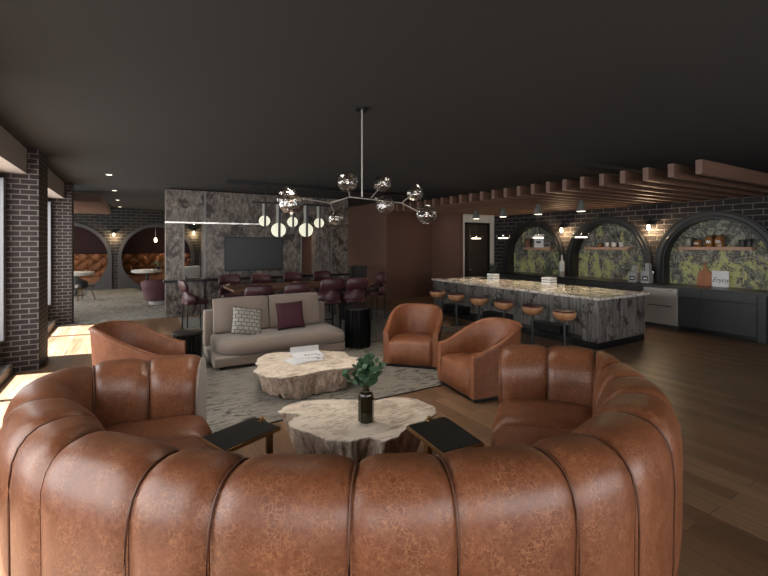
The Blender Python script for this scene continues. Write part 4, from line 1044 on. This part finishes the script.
# dispensers
for (pa_, pb_, pt, l) in ((629, 639.5, 265, 'left'), (641.5, 652.5, 263, 'right')):
    X = 10.5; a = atx(pa_, pt, X); b = atx(pb_, 279, X); w = abs(a.y - b.y) - .06; yc = (a.y + b.y) / 2; h = a.z - .95
    t_ = thing('coffee_dispenser', '%s of the two pale grey beverage dispensers on the worktop' % l, 'dispenser', (X, yc, .951), 0, 'beverage dispensers')
    gmm = flat('dispenser_grey', (.30, .30, .29), .35)
    bm = NB(); box(bm, -.10, .10, -w / 2, w / 2, 0, h * .62); obj('body', bm, gmm, t_, local=True, bevel=.012)
    bm = NB(); box(bm, -.07, .07, -w / 2 + .02, w / 2 - .08, h * .62, h); box(bm, -.03, .03, w * .3, w * .4, h * .62, h * .8); obj('hopper', bm, gmm, t_, local=True, bevel=.01)
    bm = NB(); box(bm, -.104, -.10, -w * .38, w * .30, h * .12, h * .36); lb = obj('label_panel', bm, M['ink'], t_, local=True)
    bm = NB(); box(bm, -.106, -.104, -w * .25, w * .15, h * .21, h * .27); obj('label_stripe', bm, M['paper'], lb, local=True)
    bm = NB(); tube(bm, [(0, -w / 2, h * .55), (0, -w / 2 - .05, h * .55)], .012, 6); tube(bm, [(0, -w / 2 - .05, h * .50), (0, -w / 2 - .05, h * .62)], .014, 6); obj('tap', bm, M['chrome'], t_, local=True)
a = atx(563, 275, 10.6); t_ = thing('white_bottle', 'tall white bottle with grey base standing between two niches', 'bottle', (10.55, a.y, .951))
bm = NB(); lathe(bm, [(.075, .14), (.08, .36), (.06, .42), (.028, .46), (.025, .58), (.03, .60)], 20); obj('body', bm, M['white'], t_, local=True, smooth='auto')
bm = NB(); lathe(bm, [(.075, 0), (.078, .14)], 20); obj('base_band', bm, gm, t_, local=True, smooth='auto')

# gooseneck sconces with bulbs
def sconce(c, out, label, e=10, emit=True, bulbmat='bulb'):
    t_ = thing('wall_sconce', label, 'lamp', c, 0, 'wall sconces'); o = Vector(out)
    bm = NB(); tube(bm, [Vector((0, 0, .12)), Vector((0, 0, .12)) + o * .10, Vector((0, 0, .09)) + o * .16], .01, 6); obj('arm', bm, M['black'], t_, local=True)
    bm = NB(); lathe(bm, [(.15, .0), (.15, .008), (.05, .05), (.025, .09)], 20, o * .16); obj('shade', bm, M['black'], t_, local=True, smooth='auto')
    bm = NB(); ball(bm, o * .16 + Vector((0, 0, -.06)), .04, 12, 10, (1, 1, 1.7)); obj('bulb', bm, M[bulbmat], t_, local=True, smooth=True)
    light('sconce_light', 'POINT', Vector(c) + o * .16 + Vector((0, 0, -.16)), e, (1, .72, .42), shadow_soft_size=.05)
for px, py, l in ((565, 228, 'farthest and middle'), (652, 225, 'middle and nearest')):
    c = atx(px, py, KX); sconce((KX - .001, c.y, c.z), (-1, 0, 0), 'black sconce with glowing bulb on brick between the %s arches' % l, 22)
for px, py, l in ((114, 233, 'left booth and tub chair booth'), (193.5, 231, 'two booths seen through the screen wall')):
    c = aty(px, py, BY); sconce((c.x, BY - .001, c.z), (0, -1, 0), 'small wall sconce between the %s arches' % l if l[0] == 'l' else 'small wall sconce between %s' % l, 14, bulbmat='filament')
# booth pendant bulb
for px, l, yy in ((155.5, 'thin pendant bulb hanging in the booth behind the tub chair', 21.0),):
    a = aty(px, 224, yy); b = aty(px, 240, yy); t_ = thing('bulb_pendant', l, 'lamp', b)
    bm = NB(); tube(bm, [b + Vector((0, 0, .1)), Vector((b.x, b.y, CZ))], .012, 6); obj('cord', bm, M['steel'], t_)
    bm = NB(); ball(bm, b, .055, 12, 10, (1, 1, 1.9)); obj('bulb', bm, M['bulb'], t_, smooth=True)
# recessed downlights
for i, y in enumerate((10.2, 13.2, 16.1, 19.1)):
    t_ = thing('downlight', 'small recessed downlight left of the screen wall, %s counting away from camera' % ORD[i], 'lamp', (-.4, y, CZ - .012), 0, 'recessed downlights')
    bm = NB(); lathe(bm, [(.075, 0), (.08, .006), (.08, .0115)], 20); obj('trim_ring', bm, M['charcoal'], t_, local=True)
    bm = NB(); lathe(bm, [(.05, -.003), (.05, .002)], 16); obj('lens', bm, M['lit'], t_, local=True)
    light('downlight_lamp', 'SPOT', (-.4, y, CZ - .03), 30, (1, .85, .68), aim=(-.4, y, 0), spot_size=radians(100), spot_blend=.9, shadow_soft_size=.08)

# ---------------------------------------------------------------- lounge furniture in the distance
tb = atz(152, 306, .012)
t_ = thing('tub_chair', 'purple-burgundy fabric tub chair on the grey carpet beside the screen wall', 'chair', (tb.x + .2, tb.y + .5, .012))
pm = flat('plum_fabric', (.10, .035, .045), .8)
bm = NB(); rg = []
for k in range(29):
    a = pi * (.5 + 1.5 * k / 28) + pi * .25; x, y = cos(a), sin(a)
    s = .5 + .5 * -y; h = .60 + .18 * s
    rg.append([Vector((x * q, y * q, z)) for q, z in ((.36, .12), (.47, .5), (.50, h), (.46, h + .01), (.42, h - .01), (.38, .4), (.36, .12))])
loft(bm, rg, close_ring=True, caps=True); obj('shell', bm, pm, t_, local=True, smooth=True)
bm = NB(); lathe(bm, [(.30, .14), (.40, .16), (.40, .40), (.34, .44)], 24); obj('seat', bm, pm, t_, local=True, smooth='auto')
bm = NB(); lathe(bm, [(.27, 0), (.28, .12), (.30, .14)], 24); obj('base', bm, M['white'], t_, local=True)
def rtable(c, r, h, label, mat=M['white']):
    t_ = thing('round_table', label, 'table', c, 0, 'white lounge tables')
    bm = NB(); lathe(bm, [(r * .9, h - .12), (r, h - .10), (r, h - .01), (r - .02, h)], 28); obj('tabletop', bm, mat, t_, local=True, smooth='auto')
    bm = NB(); lathe(bm, [(.25, 0), (.25, .02), (.05, .05), (.05, h - .11)], 20); obj('pedestal', bm, M['charcoal'], t_, local=True, smooth='auto')
a = aty(147, 266, 19.4); rtable((a.x, 19.4, .012), .55, .82, 'pale round table in front of the right tufted booth')
a = aty(76, 264, 18.6); rtable((a.x, 18.6, .012), .55, .85, 'pale round table behind the grey chair by the brick pier')
a = aty(80, 290, 17.0)
t_ = thing('lounge_chair', 'grey upholstered chair with black shell and thin legs by the brick pier', 'chair', (a.x, 17.0, .02), 2.3)
bm = NB(); box(bm, -.3, .3, -.3, .3, .42, .54); obj('seat', bm, flat('grey_fabric', (.2, .18, .16), .8), t_, local=True, bevel=.04)
bm = NB(); rg = []
for k in range(17):
    a_ = pi * k / 16; x, y = -.36 * cos(a_), .34 * sin(a_); h = .62 + .2 * sin(a_)
    rg.append([Vector((x * q, y * q, z)) for q, z in ((.85, .40), (1, .46), (1, h), (.9, h), (.8, .46))])
loft(bm, rg, close_ring=True, caps=True); obj('shell', bm, M['charcoal'], t_, local=True, smooth=True)
for x in (-.24, .24):
    for y in (-.24, .24): bm = NB(); tube(bm, [(x * 1.25, y * 1.25, 0), (x * .8, y * .8, .42)], .014, 6); obj('leg', bm, M['brass'], t_, local=True)
# small plant on lounge table
a = aty(158, 264, 19.4); t_ = thing('potted_plant', 'leafy plant on the pale round table in the right booth', 'plant', (a.x, 19.35, .834))
bm = NB(); lathe(bm, [(.06, 0), (.08, .12)], 14); obj('pot', bm, M['charcoal'], t_, local=True)
bm = NB(); R = random.Random(4)
for k in range(50):
    a_ = R.uniform(0, 2 * pi); up = Vector((cos(a_) * .7, sin(a_) * .7, R.uniform(.2, 1))).normalized(); nr = Vector((R.uniform(-1, 1), R.uniform(-1, 1), 1)); nr -= nr.dot(up) * up
    leafmesh(bm, Vector((0, 0, .12)) + up * R.uniform(.02, .2), nr, up, .1, .05)
obj('foliage', bm, flat('pale_leaf', (.10, .11, .05), .6), t_, local=True)
# white chair seen through the screen wall
a = aty(195, 275, 14.5); t_ = thing('white_lounge_chair', 'white cushioned chair glimpsed through the left opening of the screen wall', 'chair', (a.x, 14.5, .014), .4)
bm = NB(); box(bm, -.32, .32, -.3, .3, .42, .62); obj('seat', bm, M['white'], t_, local=True, bevel=.08)
bm = NB(); box(bm, -.34, .34, .2, .36, .5, 1.15); obj('backrest', bm, M['white'], t_, local=True, bevel=.1)
bm = NB()
for x in (-.3, .3):
    tube(bm, [(x, -.3, 0), (x, -.3, .72), (x, .3, .95), (x, .34, 0)], .016, 6)
obj('frame', bm, M['black'], t_, local=True)
bm = NB(); a = atz(353, 293, 0); c0 = aty(352.5, 293, 12.4)
box(bm, 6.15, 6.62, 12.1, 12.55, .0, 1.15); tag(obj('tall_cabinet', bm, M['charcoal'], bevel=.006), 'dark grey cabinet standing between the screen wall and accent wall', 'cabinet')
# added fill spots without fixtures: downward wash over lounge, dining and accent wall
for x, y, e in ((3.2, 10.6, 40), (5.4, 7.0, 30), (2.4, 15.5, 60), (1.0, 18.5, 60), (6.3, 16.5, 110), (5.2, 13.8, 50), (8.6, 11.2, 15)):
    light('room_fill_spot', 'SPOT', (x, y, CZ - .03), e, (1, .84, .66), aim=(x, y, 0), spot_size=radians(120), spot_blend=1, shadow_soft_size=.1)
